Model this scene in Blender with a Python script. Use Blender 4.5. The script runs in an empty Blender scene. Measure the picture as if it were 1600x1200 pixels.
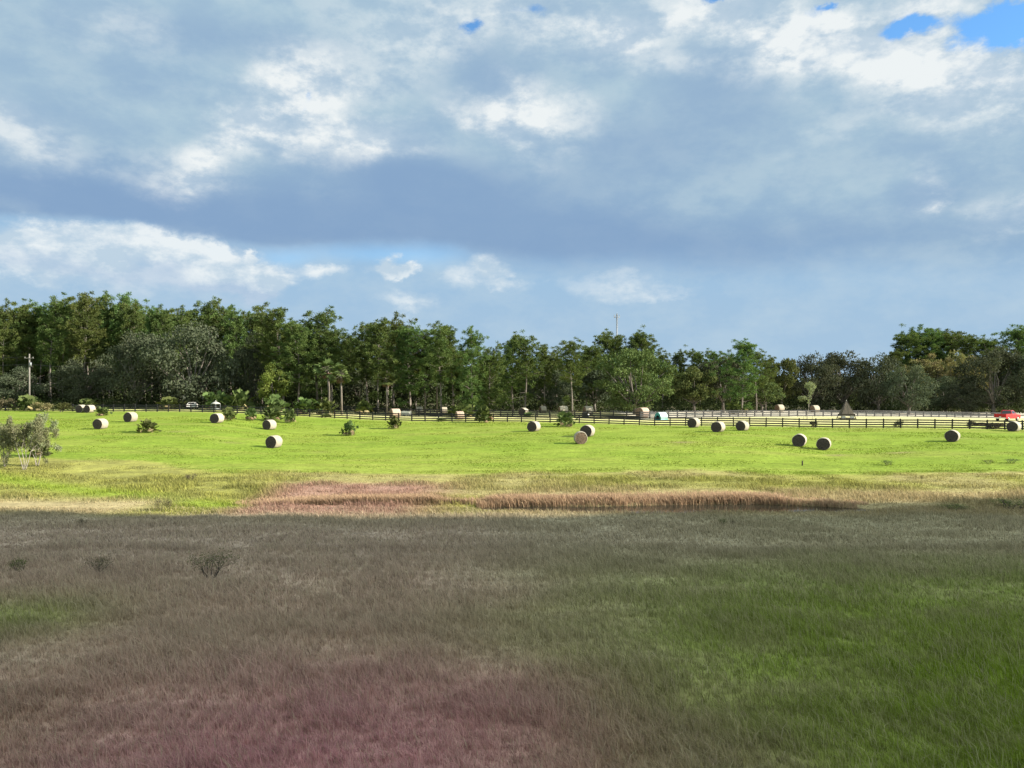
import bpy, bmesh, math, random
import numpy as np
from mathutils import Vector, Matrix

R = math.radians
scene = bpy.context.scene
C = scene.collection
F = 1200.0            # focal length, in pixels of the 1600 px wide photograph
CAMZ = 8.4            # eye height over the near grass
EXPO = 1.55
K = 1.0 / 2 ** EXPO
SUN_EL, SUN_BACK = 26.0, 8.0
S = Vector((math.cos(R(SUN_EL)) * math.cos(R(SUN_BACK)), -math.cos(R(SUN_EL)) * math.sin(R(SUN_BACK)), math.sin(R(SUN_EL))))

# ------------------------------------------------------------------ terrain
def hash2(ix, iy, seed):
    h = (ix.astype(np.int64) * 374761393 + iy.astype(np.int64) * 668265263 + seed * 974634777) & 0xFFFFFFFF
    h = ((h ^ (h >> 13)) * 1274126177) & 0xFFFFFFFF
    h = h ^ (h >> 16)
    return (h & 0xFFFF) / 65535.0

def vnoise(x, y, seed=0):
    x = np.asarray(x, float); y = np.asarray(y, float)
    ix = np.floor(x); iy = np.floor(y)
    fx = x - ix; fy = y - iy
    fx = fx * fx * (3 - 2 * fx); fy = fy * fy * (3 - 2 * fy)
    a = hash2(ix, iy, seed); b = hash2(ix + 1, iy, seed); c = hash2(ix, iy + 1, seed); d = hash2(ix + 1, iy + 1, seed)
    return (a + (b - a) * fx) * (1 - fy) + (c + (d - c) * fx) * fy

def fbm(x, y, seed=0, octv=4):
    s = 0; a = .5; t = 0
    for k in range(octv):
        s = s + a * vnoise(np.asarray(x) * 2 ** k, np.asarray(y) * 2 ** k, seed + 17 * k); t += a; a *= .5
    return s / t

def sstep(a, b, x):
    t = np.clip((np.asarray(x, float) - a) / (b - a), 0, 1)
    return t * t * (3 - 2 * t)

CP = []
for px in (-200, 100, 450, 800, 1150, 1500, 1800):
    for Y, D in ((18, 8.4), (30, 8.4), (42, 8.55), (52, 8.95), (60, 9.1), (67, 9.0), (75, 8.75)):
        CP.append((px, D, Y))
for px, py, Y in ((38, 735, 76), (135, 644.4, 150), (157, 670.5, 109), (203, 659, 120), (339, 661, 117), (420, 671.5, 116), (428, 700, 96),
                  (834, 674, 112), (918, 682, 104), (907, 693, 97), (1084, 668, 121), (1123, 675, 110), (1161, 673, 114), (1249, 697, 96),
                  (1287, 703, 94.7), (1488, 690, 100), (1583, 674, 115), (1600, 671.5, 117), (1400, 668.5, 120), (1240, 667.5, 122),
                  (1020, 665, 127), (784, 659, 133), (475, 650.6, 142), (170, 643, 152), (0, 641, 160), (1000, 655, 144), (800, 652, 152),
                  (600, 648, 160), (1200, 651, 165), (1400, 651, 180), (1550, 653, 192), (1574, 657, 138), (0, 637, 175), (400, 639, 170),
                  (800, 641, 190), (1000, 643, 185), (1200, 641, 215), (1400, 643, 225), (1600, 646, 225), (-200, 640, 165), (1800, 672, 118),
                  (1800, 648, 225), (0, 623, 260), (800, 629, 260), (1600, 638, 260)):
    CP.append((px, (py - 600) * Y / F, Y))
CP = np.array(CP)
_u = (CP[:, 0] - 800) / F * 1.5; _w = np.log(CP[:, 2]) * 1.0
def _phi(r2): return np.where(r2 > 1e-12, r2 * np.log(np.maximum(r2, 1e-12)) * .5, 0)
_n = len(CP)
_A = np.zeros((_n + 3, _n + 3))
_A[:_n, :_n] = _phi((_u[:, None] - _u) ** 2 + (_w[:, None] - _w) ** 2) + np.eye(_n) * .002
_P = np.stack([np.ones(_n), _u, _w], 1); _A[:_n, _n:] = _P; _A[_n:, :_n] = _P.T
_sol = np.linalg.solve(_A, np.concatenate([CP[:, 1], np.zeros(3)]))

POND = (11.5, 56.1, 13.5, 2.2)      # centre x, y, half sizes
WATER_Z = CAMZ - 9.22
def ground(x, y):
    x = np.atleast_1d(np.asarray(x, float)); y = np.atleast_1d(np.asarray(y, float))
    yc = np.clip(y, 18, 260)
    u = np.clip(x / yc, -.85, .85) * 1.5; w = np.log(yc)
    D = np.empty(x.shape)
    xf, uf, wf = x.ravel(), u.ravel(), w.ravel(); Df = D.ravel()
    for i in range(0, len(xf), 20000):
        a = slice(i, i + 20000)
        Df[a] = _phi((uf[a][:, None] - _u) ** 2 + (wf[a][:, None] - _w) ** 2) @ _sol[:_n] + _sol[_n] + _sol[_n + 1] * uf[a] + _sol[_n + 2] * wf[a]
    z = CAMZ - Df.reshape(x.shape)
    amp = .26 * (1 - sstep(52, 62, y)) + .07
    z = z + (fbm(x * .25, y * .25, 5, 3) - .5) * amp
    e = ((x - POND[0]) / POND[2]) ** 2 + ((y - POND[1] + .5 * np.sin(x * .25)) / POND[3]) ** 2
    z = np.where(e < 1.6, z - (1 - sstep(.5, 1.6, e)) * .75, z)
    return z
def gz(x, y): return float(ground(x, y)[0])
def at(px, py, y0=60, y1=260):
    Y = np.arange(y0, y1, .4); x = (px - 800) / F * Y
    sy = 600 + (CAMZ - ground(x, Y)) * F / Y
    k = np.argmax(sy <= py) if (sy <= py).any() else len(Y) - 1
    return Vector((x[k], Y[k], gz(x[k], Y[k])))
def P(px, Y):
    x = (px - 800) / F * Y
    return Vector((x, Y, gz(x, Y)))

# ------------------------------------------------------------------ helpers
def tag(o, label=None, cat=None, group=None, kind=None):
    if label: o['label'] = label
    if cat: o['category'] = cat
    if group: o['group'] = group
    if kind: o['kind'] = kind
    return o
def thing(name, label, cat, loc=(0, 0, 0), rz=0, group=None):
    o = bpy.data.objects.new(name, None); C.objects.link(o)
    o.empty_display_size = .3
    o.location = loc; o.rotation_euler = (0, 0, rz)
    return tag(o, label, cat, group)
def link_mesh(name, me, parent=None, smooth=False):
    o = bpy.data.objects.new(name, me); C.objects.link(o)
    if parent: o.parent = parent
    return o

class MB:
    """collects vertices and faces for one mesh"""
    def __init__(s): s.v = []; s.f = []; s.sm = []
    def face(s, *pts, smooth=False):
        b = len(s.v); s.v.extend([tuple(p) for p in pts]); s.f.append(tuple(range(b, b + len(pts)))); s.sm.append(smooth)
    def box(s, c, d, rz=0, M=None):
        c = Vector(c); b = len(s.v); h = Vector(d) / 2
        rot = Matrix.Rotation(rz, 3, 'Z')
        for sx, sy, sz in ((-1,-1,-1),(1,-1,-1),(1,1,-1),(-1,1,-1),(-1,-1,1),(1,-1,1),(1,1,1),(-1,1,1)):
            p = c + rot @ Vector((sx * h.x, sy * h.y, sz * h.z))
            s.v.append(tuple(M @ p if M else p))
        for f in ((0,3,2,1),(4,5,6,7),(0,1,5,4),(1,2,6,5),(2,3,7,6),(3,0,4,7)):
            s.f.append(tuple(b + i for i in f)); s.sm.append(False)
    def tube(s, pts, rad, n=6, cap=True):
        pts = [Vector(p) for p in pts]; b = len(s.v)
        for i, p in enumerate(pts):
            d = (pts[min(i + 1, len(pts) - 1)] - pts[max(i - 1, 0)])
            d = d.normalized() if d.length > 1e-9 else Vector((0, 0, 1))
            a = d.cross(Vector((0, 0, 1)))
            if a.length < .05: a = d.cross(Vector((1, 0, 0)))
            a.normalize(); c = d.cross(a)
            r = rad[i] if hasattr(rad, '__len__') else rad
            for k in range(n):
                t = 2 * math.pi * k / n
                s.v.append(tuple(p + a * (r * math.cos(t)) + c * (r * math.sin(t))))
        for i in range(len(pts) - 1):
            for k in range(n):
                k2 = (k + 1) % n
                s.f.append((b + i * n + k, b + i * n + k2, b + (i + 1) * n + k2, b + (i + 1) * n + k)); s.sm.append(True)
        if cap:
            s.f.append(tuple(b + k for k in range(n))[::-1]); s.sm.append(False)
            s.f.append(tuple(b + (len(pts) - 1) * n + k for k in range(n))); s.sm.append(False)
    def mesh(s, name, mat):
        me = bpy.data.meshes.new(name); me.from_pydata(s.v, [], s.f); me.materials.append(mat)
        me.polygons.foreach_set('use_smooth', s.sm); me.update(); return me
    def build(s, name, mat, parent=None): return link_mesh(name, s.mesh(name, mat), parent)

def np_mesh(name, V, faces_n, mat, col=None, loops=None, smooth=False):
    """V (n,3); faces of faces_n corners each, in order (or given loops)"""
    me = bpy.data.meshes.new(name)
    nv = len(V)
    if loops is None: loops = np.arange(nv, dtype=np.int32)
    loops = np.asarray(loops, np.int32).ravel()
    if isinstance(faces_n, int):
        tot = np.full(len(loops) // faces_n, faces_n, np.int32)
    else: tot = np.asarray(faces_n, np.int32)
    start = np.concatenate([[0], np.cumsum(tot)[:-1]]).astype(np.int32)
    me.vertices.add(nv); me.vertices.foreach_set('co', np.ascontiguousarray(V, np.float32).ravel())
    me.loops.add(len(loops)); me.loops.foreach_set('vertex_index', loops)
    me.polygons.add(len(tot)); me.polygons.foreach_set('loop_start', start)
    try: me.polygons.foreach_set('loop_total', tot)
    except Exception: pass
    if smooth: me.polygons.foreach_set('use_smooth', np.ones(len(tot), bool))
    me.materials.append(mat)
    if col is not None:
        at_ = me.color_attributes.new('col', 'FLOAT_COLOR', 'POINT')
        c4 = np.ones((nv, 4), np.float32); c4[:, :3] = col
        at_.data.foreach_set('color', c4.ravel())
    me.update(); me.validate()
    return me

def unit(v): return v / np.maximum(np.linalg.norm(v, axis=-1, keepdims=True), 1e-9)
def diamonds(c, a, b):
    """leaf faces: centre c, half axes a and b -> (n*4,3)"""
    return np.stack([c - a, c - b * 1.0 + a * .15, c + a, c + b + a * .15], 1).reshape(-1, 3)

# ------------------------------------------------------------------ materials
def s2l(r, g, b):
    f = lambda c: (c / 255 / 12.92) if c / 255 <= .04045 else ((c / 255 + .055) / 1.055) ** 2.4
    return (f(r), f(g), f(b))
class NT:
    def __init__(s, nt): s.nt = nt
    def n(s, t, **kw):
        nd = s.nt.nodes.new(t)
        for k, v in kw.items(): setattr(nd, k, v)
        return nd
    def l(s, a, b): s.nt.links.new(a, b)
def new_mat(name):
    m = bpy.data.materials.new(name); m.use_nodes = True
    m.node_tree.nodes.clear()
    t = NT(m.node_tree); out = t.n('ShaderNodeOutputMaterial')
    return m, t, out
def val(t, sock, v):
    if hasattr(v, 'is_output'): t.l(v, sock)
    else: sock.default_value = v
def math_(t, op, a, b=0.0, c=None, clamp=False):
    n = t.n('ShaderNodeMath', operation=op, use_clamp=clamp); val(t, n.inputs[0], a); val(t, n.inputs[1], b)
    if c is not None: val(t, n.inputs[2], c)
    return n.outputs[0]
def mixc(t, fac, a, b, mode='MIX'):
    n = t.n('ShaderNodeMix', data_type='RGBA', blend_type=mode)
    val(t, n.inputs[0], fac)
    for s_, v in ((n.inputs[6], a), (n.inputs[7], b)):
        if hasattr(v, 'is_output'): t.l(v, s_)
        else: s_.default_value = (*v, 1) if len(v) == 3 else v
    return n.outputs[2]
def noise_(t, vec, scale, detail=3, rough=.55, dist=0.0):
    n = t.n('ShaderNodeTexNoise'); n.inputs['Scale'].default_value = scale; n.inputs['Detail'].default_value = detail
    n.inputs['Roughness'].default_value = rough; n.inputs['Distortion'].default_value = dist
    if vec is not None: t.l(vec, n.inputs['Vector'])
    return n
def maprange(t, v, a, b, c=0.0, d=1.0, smooth=False):
    n = t.n('ShaderNodeMapRange'); n.clamp = True
    if smooth: n.interpolation_type = 'SMOOTHSTEP'
    val(t, n.inputs[0], v); n.inputs[1].default_value = a; n.inputs[2].default_value = b; n.inputs[3].default_value = c; n.inputs[4].default_value = d
    return n.outputs[0]

def solid(name, col, rough=.7, var=.25, scale=3.0, metallic=0.0, spec=.3, coat=0.0, bump=0.0, stretch=None):
    m, t, out = new_mat(name)
    p = t.n('ShaderNodeBsdfPrincipled'); t.l(p.outputs[0], out.inputs[0])
    tc = t.n('ShaderNodeTexCoord'); vec = tc.outputs['Object']
    if stretch:
        mp = t.n('ShaderNodeMapping'); mp.inputs['Scale'].default_value = stretch; t.l(vec, mp.inputs[0]); vec = mp.outputs[0]
    nz = noise_(t, vec, scale, 5)
    f = maprange(t, nz.outputs[0], .3, .7, 1 - var, 1 + var)
    c = mixc(t, 1.0, (*col, 1), f, 'MULTIPLY')
    t.l(c, p.inputs['Base Color'])
    p.inputs['Roughness'].default_value = rough; p.inputs['Metallic'].default_value = metallic
    p.inputs['Specular IOR Level'].default_value = spec; p.inputs['Coat Weight'].default_value = coat
    if bump:
        b = t.n('ShaderNodeBump'); b.inputs['Strength'].default_value = bump; b.inputs['Distance'].default_value = .05
        t.l(nz.outputs[0], b.inputs['Height']); t.l(b.outputs[0], p.inputs['Normal'])
    return m
def leafy(name, col, col2, trans=.28, scale=.45, hue=.03):
    """foliage: two leaf colours in clumps, slightly different from plant to plant"""
    m, t, out = new_mat(name)
    tc = t.n('ShaderNodeTexCoord'); oi = t.n('ShaderNodeObjectInfo')
    nz = noise_(t, tc.outputs['Object'], scale, 4)
    f = maprange(t, nz.outputs[0], .35, .65)
    c = mixc(t, f, col, col2)
    wn = t.n('ShaderNodeTexWhiteNoise'); t.l(tc.outputs['Object'], wn.inputs[0])
    hs = t.n('ShaderNodeHueSaturation')
    t.l(c, hs.inputs['Color'])
    val(t, hs.inputs['Hue'], maprange(t, oi.outputs['Random'], 0, 1, .5 - hue, .5 + hue))
    val(t, hs.inputs['Value'], math_(t, 'MULTIPLY_ADD', oi.outputs['Random'], .5, .78))
    d = t.n('ShaderNodeBsdfDiffuse'); t.l(hs.outputs[0], d.inputs[0])
    tr = t.n('ShaderNodeBsdfTranslucent')
    t.l(mixc(t, 1.0, hs.outputs[0], (1.0, 1.0, .55, 1), 'MULTIPLY'), tr.inputs[0])
    mx = t.n('ShaderNodeMixShader'); mx.inputs[0].default_value = trans
    t.l(d.outputs[0], mx.inputs[1]); t.l(tr.outputs[0], mx.inputs[2]); t.l(mx.outputs[0], out.inputs[0])
    return m
def blades_mat(name, trans=.3):
    m, t, out = new_mat(name)
    a = t.n('ShaderNodeAttribute', attribute_name='col')
    d = t.n('ShaderNodeBsdfDiffuse'); t.l(a.outputs['Color'], d.inputs[0])
    tr = t.n('ShaderNodeBsdfTranslucent'); t.l(a.outputs['Color'], tr.inputs[0])
    mx = t.n('ShaderNodeMixShader'); mx.inputs[0].default_value = trans
    t.l(d.outputs[0], mx.inputs[1]); t.l(tr.outputs[0], mx.inputs[2]); t.l(mx.outputs[0], out.inputs[0])
    return m
M = dict(
    pine=leafy('pine_needles', (.056, .086, .029), (.102, .128, .040)),
    oak=leafy('oak_leaves', (.042, .052, .030), (.074, .081, .052), .2),
    moss=leafy('hanging_moss', (.13, .135, .11), (.09, .095, .08), .2),
    olive=leafy('olive_leaves', (.052, .068, .026), (.090, .098, .038)),
    cedar=leafy('cedar_boughs', (.042, .058, .020), (.092, .105, .038), .2),
    fresh=leafy('fresh_leaves', (.085, .125, .025), (.12, .15, .04)),
    rust=leafy('rusty_leaves', (.19, .145, .08), (.13, .135, .06)),
    palm=leafy('palm_fronds', (.058, .08, .026), (.095, .115, .042), .2, 1.2),
    dead=leafy('dry_fronds', (.17, .12, .065), (.26, .20, .12), .2, 1.2),
    pale=leafy('pale_leaves', (.16, .18, .08), (.22, .22, .12), .3, 1.0),
    paleg=leafy('grey_green_leaves', (.15, .165, .085), (.20, .205, .12), .3, 1.0),
    weed=leafy('weed_leaves', (.085, .075, .045), (.13, .11, .07), .2, 1.0),
    reedg=leafy('green_tufts', (.07, .10, .03), (.10, .13, .04), .25, 1.0),
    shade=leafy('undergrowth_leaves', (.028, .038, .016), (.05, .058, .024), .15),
    bark=solid('bark', (.14, .118, .10), .9, .4, 2.0, stretch=(3, 3, .5), bump=.4),
    oakbark=solid('oak_bark', (.11, .095, .08), .9, .4, 2.0, bump=.4),
    white_bark=solid('pale_bark', (.24, .21, .18), .8, .25, 4.0),
    fence=solid('black_painted_board', (.013, .012, .012), .65, .35, 6.0),
    straw=None,
    white=solid('white_paint', (.46, .45, .43), .5, .08, 2.0),
    concrete=solid('pale_cover', (.30, .285, .26), .8, .15, 2.0),
    wood=solid('weathered_planks', (.10, .082, .062), .85, .35, 3.0, stretch=(6, 6, .7), bump=.3),
    darkwood=solid('dark_timber', (.045, .035, .028), .8, .3, 3.0),
    polewood=solid('grey_pole_wood', (.15, .135, .12), .85, .25, 3.0, stretch=(4, 4, .4)),
    steel=solid('galvanised_steel', (.20, .21, .22), .5, .12, 2.0, metallic=.5),
    dark=solid('dark_plastic', (.02, .02, .022), .5, .15, 4.0),
    rubber=solid('rubber', (.018, .018, .018), .85, .2, 8.0),
    red=solid('red_car_paint', (.30, .0025, .008), .4, .06, 1.5, spec=.25, coat=.15),
    glass=solid('tinted_window', (.015, .017, .02), .06, .05, 2.0, spec=.7),
    chrome=solid('bright_metal', (.65, .65, .66), .22, .06, 3.0, metallic=.9),
    redlamp=solid('red_lens', (.35, .01, .01), .2, .05, 3.0),
    teal=solid('teal_plastic', (.03, .17, .16), .45, .15, 2.0),
    mint=solid('pale_mint_plastic', (.36, .56, .50), .5, .12, 2.0),  # hutch shell, much paler than its teal front
)
def wrap_mat(name, col):
    m, t, out = new_mat(name)
    p = t.n('ShaderNodeBsdfPrincipled'); t.l(p.outputs[0], out.inputs[0]); p.inputs['Roughness'].default_value = .8
    p.inputs['Specular IOR Level'].default_value = .2
    tc = t.n('ShaderNodeTexCoord'); oi = t.n('ShaderNodeObjectInfo')
    mp = t.n('ShaderNodeMapping'); mp.inputs['Scale'].default_value = (1, 5, 1); t.l(tc.outputs['Object'], mp.inputs[0])
    nz = noise_(t, mp.outputs[0], 2.5, 6, .65)
    st = noise_(t, tc.outputs['Object'], 1.1, 4, .6)
    c = mixc(t, 1.0, (*col, 1), maprange(t, nz.outputs[0], .3, .7, .72, 1.12), 'MULTIPLY')
    c = mixc(t, maprange(t, st.outputs[0], .52, .72, 0, .45), c, (.20, .15, .10))
    c = mixc(t, 1.0, c, maprange(t, oi.outputs['Random'], 0, 1, .85, 1.1), 'MULTIPLY')
    t.l(c, p.inputs['Base Color'])
    b = t.n('ShaderNodeBump'); b.inputs['Strength'].default_value = .5; b.inputs['Distance'].default_value = .04
    t.l(nz.outputs[0], b.inputs['Height']); t.l(b.outputs[0], p.inputs['Normal'])
    return m
def spiral_mat(name, c1, c2):
    """cut end of a rolled bale: wound layers seen end on (object y is the bale's axis)"""
    m, t, out = new_mat(name)
    p = t.n('ShaderNodeBsdfPrincipled'); t.l(p.outputs[0], out.inputs[0]); p.inputs['Roughness'].default_value = .95
    p.inputs['Specular IOR Level'].default_value = .05
    tc = t.n('ShaderNodeTexCoord')
    mp = t.n('ShaderNodeMapping'); mp.inputs['Location'].default_value = (0, 0, -.72); mp.inputs['Scale'].default_value = (1, 0, 1)
    t.l(tc.outputs['Object'], mp.inputs[0])
    w = t.n('ShaderNodeTexWave', wave_type='RINGS', rings_direction='SPHERICAL'); w.inputs['Scale'].default_value = 2.6
    w.inputs['Distortion'].default_value = 4.0; w.inputs['Detail'].default_value = 3; w.inputs['Detail Scale'].default_value = 1.5
    t.l(mp.outputs[0], w.inputs[0])
    nz = noise_(t, tc.outputs['Object'], 9, 4)
    c = mixc(t, w.outputs[1], c1, c2)
    c = mixc(t, 1.0, c, maprange(t, nz.outputs[0], .3, .7, .6, 1.35), 'MULTIPLY')
    t.l(c, p.inputs['Base Color'])
    b = t.n('ShaderNodeBump'); b.inputs['Strength'].default_value = .8; b.inputs['Distance'].default_value = .05
    t.l(nz.outputs[0], b.inputs['Height']); t.l(b.outputs[0], p.inputs['Normal'])
    return m
M['wrap'] = wrap_mat('bale_netting', (.315, .275, .215))
M['wrap_pink'] = wrap_mat('weathered_bale_netting', (.36, .26, .20))
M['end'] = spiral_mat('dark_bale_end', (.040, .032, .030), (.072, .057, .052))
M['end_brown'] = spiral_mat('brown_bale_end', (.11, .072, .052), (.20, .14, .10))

# ------------------------------------------------------------------ world: sky and clouds
def az_el(px, py):
    return math.atan2(px - 800, F), math.atan2(600 - py, math.hypot(F, px - 800))
def build_world():
    w = bpy.data.worlds.new("World"); scene.world = w; w.use_nodes = True
    w.node_tree.nodes.clear()
    t = NT(w.node_tree); out = t.n('ShaderNodeOutputWorld')
    tc = t.n('ShaderNodeTexCoord'); D = tc.outputs['Generated']
    sp = t.n('ShaderNodeSeparateXYZ'); t.l(D, sp.inputs[0])
    x, y, z = sp.outputs
    az = math_(t, 'ARCTAN2', x, y)
    el = math_(t, 'ARCSINE', z)
    cb = t.n('ShaderNodeCombineXYZ'); t.l(az, cb.inputs[0]); t.l(el, cb.inputs[1]); A0 = cb.outputs[0]
    # puffy warp of the coordinates, so that every cloud edge billows
    def stretch(vec, sx, sy, off):
        mp = t.n('ShaderNodeMapping'); mp.inputs['Scale'].default_value = (sx, sy, 1); mp.inputs['Location'].default_value = (off, off * .7, off); t.l(vec, mp.inputs[0]); return mp.outputs[0]
    n1 = noise_(t, stretch(A0, 1, 1.5, 3.1), 5.5, 8, .6)
    n2 = noise_(t, stretch(A0, 1, 1.4, 9.3), 18, 8, .66)
    def warp(vec, n, amt):
        s = t.n('ShaderNodeVectorMath', operation='SUBTRACT'); t.l(n.outputs[1], s.inputs[0]); s.inputs[1].default_value = (.5, .5, .5)
        k = t.n('ShaderNodeVectorMath', operation='MULTIPLY'); t.l(s.outputs[0], k.inputs[0]); k.inputs[1].default_value = (amt, amt * .6, 0)
        a = t.n('ShaderNodeVectorMath', operation='ADD'); t.l(vec, a.inputs[0]); t.l(k.outputs[0], a.inputs[1]); return a.outputs[0]
    A = warp(warp(A0, n1, .13), n2, .07)       # ragged
    A1 = warp(A0, n1, .05)                        # smooth bases
    def blob(px, py, rx, ry, rot=0, s=1.0, vec=A, inner=.0):
        a, e = az_el(px, py)
        ca = math.cos(a)
        mp = t.n('ShaderNodeMapping', vector_type='TEXTURE')
        mp.inputs['Location'].default_value = (a, e, 0); mp.inputs['Rotation'].default_value = (0, 0, R(rot))
        mp.inputs['Scale'].default_value = (rx / F * ca * ca, ry / F * ca, 1)
        t.l(vec, mp.inputs[0])
        ln = t.n('ShaderNodeVectorMath', operation='LENGTH'); t.l(mp.outputs[0], ln.inputs[0])
        return maprange(t, ln.outputs['Value'], 1.15, inner, 0.0, s, True)
    def total(lst, vec=A):
        acc = None
        for b in lst:
            o = blob(*b, vec=vec)
            acc = o if acc is None else math_(t, 'ADD', acc, o)
        return acc
    f1 = noise_(t, stretch(A0, 1, 2.2, 1.7), 3.2, 9, .6).outputs[0]
    f2 = noise_(t, stretch(A0, 1, 1.8, 5.9), 11, 8, .62).outputs[0]
    f3 = noise_(t, stretch(A0, 1, 1.3, 7.7), 30, 6, .6).outputs[0]
    detail = math_(t, 'ADD', math_(t, 'MULTIPLY', f2, .82), math_(t, 'MULTIPLY', f3, .18))
    f2b = noise_(t, stretch(A0, 1, 1.8, 5.9 - .035), 11, 8, .62).outputs[0]
    relief = math_(t, 'MULTIPLY_ADD', math_(t, 'SUBTRACT', f2, f2b), 3.2, .5, clamp=True)
    L = lambda r, g, b: tuple(c * K for c in s2l(r, g, b))
    # low sky: pale blue veil
    lowf = maprange(t, el, .07, .20)
    col = mixc(t, lowf, L(166, 196, 222), L(155, 192, 224))
    col = mixc(t, maprange(t, f2, .40, .66, 0, .6), col, L(188, 210, 226))
    # the deck: its lower edge follows the dark base
    def eldeg(px, py): return az_el(px, py)[1]
    sa = t.n('ShaderNodeSeparateXYZ'); t.l(A1, sa.inputs[0])
    fc = t.n('ShaderNodeFloatCurve')
    cv = fc.mapping.curves[0]
    pts = [(-400, 352), (0, 346), (200, 352), (300, 374), (430, 384), (560, 376), (680, 386), (760, 404), (900, 411), (1100, 424), (1300, 440), (1600, 452), (2000, 450)]
    def cx(px): return (math.atan2(px - 800, F) + 1.2) / 2.4
    p0 = [(cx(px), az_el(px, py)[1]) for px, py in pts]
    cv.points[0].location = (0, p0[0][1]); cv.points[1].location = (1, p0[-1][1])
    for q in p0: cv.points.new(*q)
    fc.mapping.update()
    t.l(math_(t, 'MULTIPLY_ADD', sa.outputs[0], 1 / 2.4, .5), fc.inputs['Value'])
    above = math_(t, 'SUBTRACT', sa.outputs[1], fc.outputs[0])
    soft = maprange(t, az, -.1, .35, .010, .06)
    deck = math_(t, 'DIVIDE', above, soft, clamp=True)
    deck = maprange(t, deck, 0, 1, 0, 1, True)
    hgt = maprange(t, above, 0.0, .14, 0, 1, True)
    dark = mixc(t, maprange(t, az, -.3, .25), L(130, 163, 200), L(143, 175, 206))
    lite = mixc(t, maprange(t, f1, .35, .65), L(158, 187, 211), L(176, 203, 218))
    dcol = mixc(t, hgt, dark, lite)
    dcol = mixc(t, maprange(t, detail, .38, .62, 0, .3), dcol, L(190, 211, 222))
    dcol = mixc(t, maprange(t, f2, .6, .34, 0, .2), dcol, L(138, 170, 205))
    dcol = mixc(t, maprange(t, relief, .5, .95, 0, .16), dcol, L(200, 217, 226))
    dcol = mixc(t, maprange(t, relief, .5, .05, 0, .14), dcol, L(134, 165, 202))
    col = mixc(t, deck, col, dcol)
    # darker slate masses inside the deck
    dk = total([(330, 335, 520, 62, -2, .95), (720, 330, 380, 85, -4, .8), (960, 380, 360, 60, -2, .7), (640, 270, 260, 60, -8, .5), (760, 120, 130, 90, 10, .45),
                (1010, 230, 260, 80, 5, .5), (1130, 130, 170, 70, -12, .45), (360, 60, 330, 50, 0, .4), (1250, 380, 320, 60, 0, .35), (1480, 300, 120, 40, 0, .3), (60, 300, 160, 40, 0, .5)], A1)
    col = mixc(t, math_(t, 'MINIMUM', dk, .85), col, L(134, 165, 201))
    # bright cloud
    wh = total([(490, 120, 95, 75, 35, .9), (450, 175, 120, 80, 20, .9), (500, 215, 170, 50, 0, .8), (600, 215, 110, 40, -10, .6), (380, 205, 90, 45, 0, .6), (280, 262, 130, 55, 8, .8), (330, 240, 90, 50, 0, .5),
                (40, 205, 150, 60, -10, .65), (200, 40, 130, 55, 0, .35), (620, 90, 170, 60, 15, .5), (700, 20, 240, 60, 0, .6),
                (760, 182, 120, 34, -8, .85), (850, 188, 120, 50, -14, 1.1), (780, 215, 110, 22, -25, .5),
                (1010, 30, 150, 55, 12, .9), (1190, 50, 170, 80, -12, 1.2), (1330, 85, 180, 70, -18, 1.2), (1480, 110, 190, 75, -18, 1.2), (1590, 130, 120, 60, -15, 1.0), (1400, 20, 160, 45, 0, .6), (1480, 18, 90, 30, 0, .9),
                (940, 60, 150, 40, 0, .5), (1040, 105, 80, 30, 0, .6), (860, 20, 120, 40, 0, .6), (1440, 290, 50, 60, -30, .55), (1460, 320, 24, 22, 0, .7), (1545, 335, 70, 45, 10, .5), (1600, 325, 30, 35, 0, .7), (1560, 180, 150, 40, 0, .5), (1370, 180, 200, 30, 10, .35)])
    wm = math_(t, 'MULTIPLY', wh, maprange(t, detail, .36, .62, .25, 1.35))
    wcol = mixc(t, maprange(t, relief, .15, .7), L(196, 213, 227), L(240, 245, 246))
    col = mixc(t, maprange(t, wm, .0, 1.15, 0, .96), col, wcol)
    # heaped clouds low on the left, bright on top and grey below
    lo = total([(200, 415, 330, 60, 0, .75), (60, 400, 160, 50, 0, .5), (160, 372, 90, 30, 0, 1.2), (250, 385, 100, 38, -8, 1.2), (300, 410, 60, 40, 0, .8), (90, 395, 110, 35, 0, .6), (340, 425, 110, 34, 0, .8), (395, 432, 70, 34, 0, .9), (376, 395, 20, 14, 0, 1.0), (420, 440, 50, 24, 0, .8),
                (580, 412, 22, 22, 0, .9), (612, 424, 32, 16, 0, .8), (590, 428, 50, 16, 0, .6), (500, 422, 50, 18, 0, .6), (760, 420, 40, 26, 0, .55), (720, 440, 50, 30, 0, .4), (640, 470, 60, 22, 0, .45), (60, 445, 130, 24, 0, .5), (790, 440, 60, 16, 0, .4), (950, 450, 130, 30, 0, .3), (1060, 462, 110, 18, 0, .3)])
    lm = maprange(t, math_(t, 'MULTIPLY', lo, maprange(t, detail, .36, .62, .5, 1.45)), .08, .68, 0, .95)
    lcol = mixc(t, maprange(t, relief, .15, .7), L(192, 212, 228), L(236, 243, 246))
    under = total([(300, 450, 260, 26, 0, .7), (60, 425, 170, 26, 0, .5), (240, 420, 60, 22, 0, .7), (385, 455, 90, 14, 0, .8)], A)
    lcol = mixc(t, math_(t, 'MINIMUM', under, .8), lcol, L(172, 196, 222))
    notdeck = math_(t, 'SUBTRACT', 1.0, math_(t, 'MULTIPLY', deck, .92))
    col = mixc(t, math_(t, 'MULTIPLY', lm, notdeck), col, lcol)
    # brightness of the part of the sky the sun lights from the side and above
    dt = t.n('ShaderNodeVectorMath', operation='DOT_PRODUCT'); t.l(D, dt.inputs[0]); dt.inputs[1].default_value = S
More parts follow.
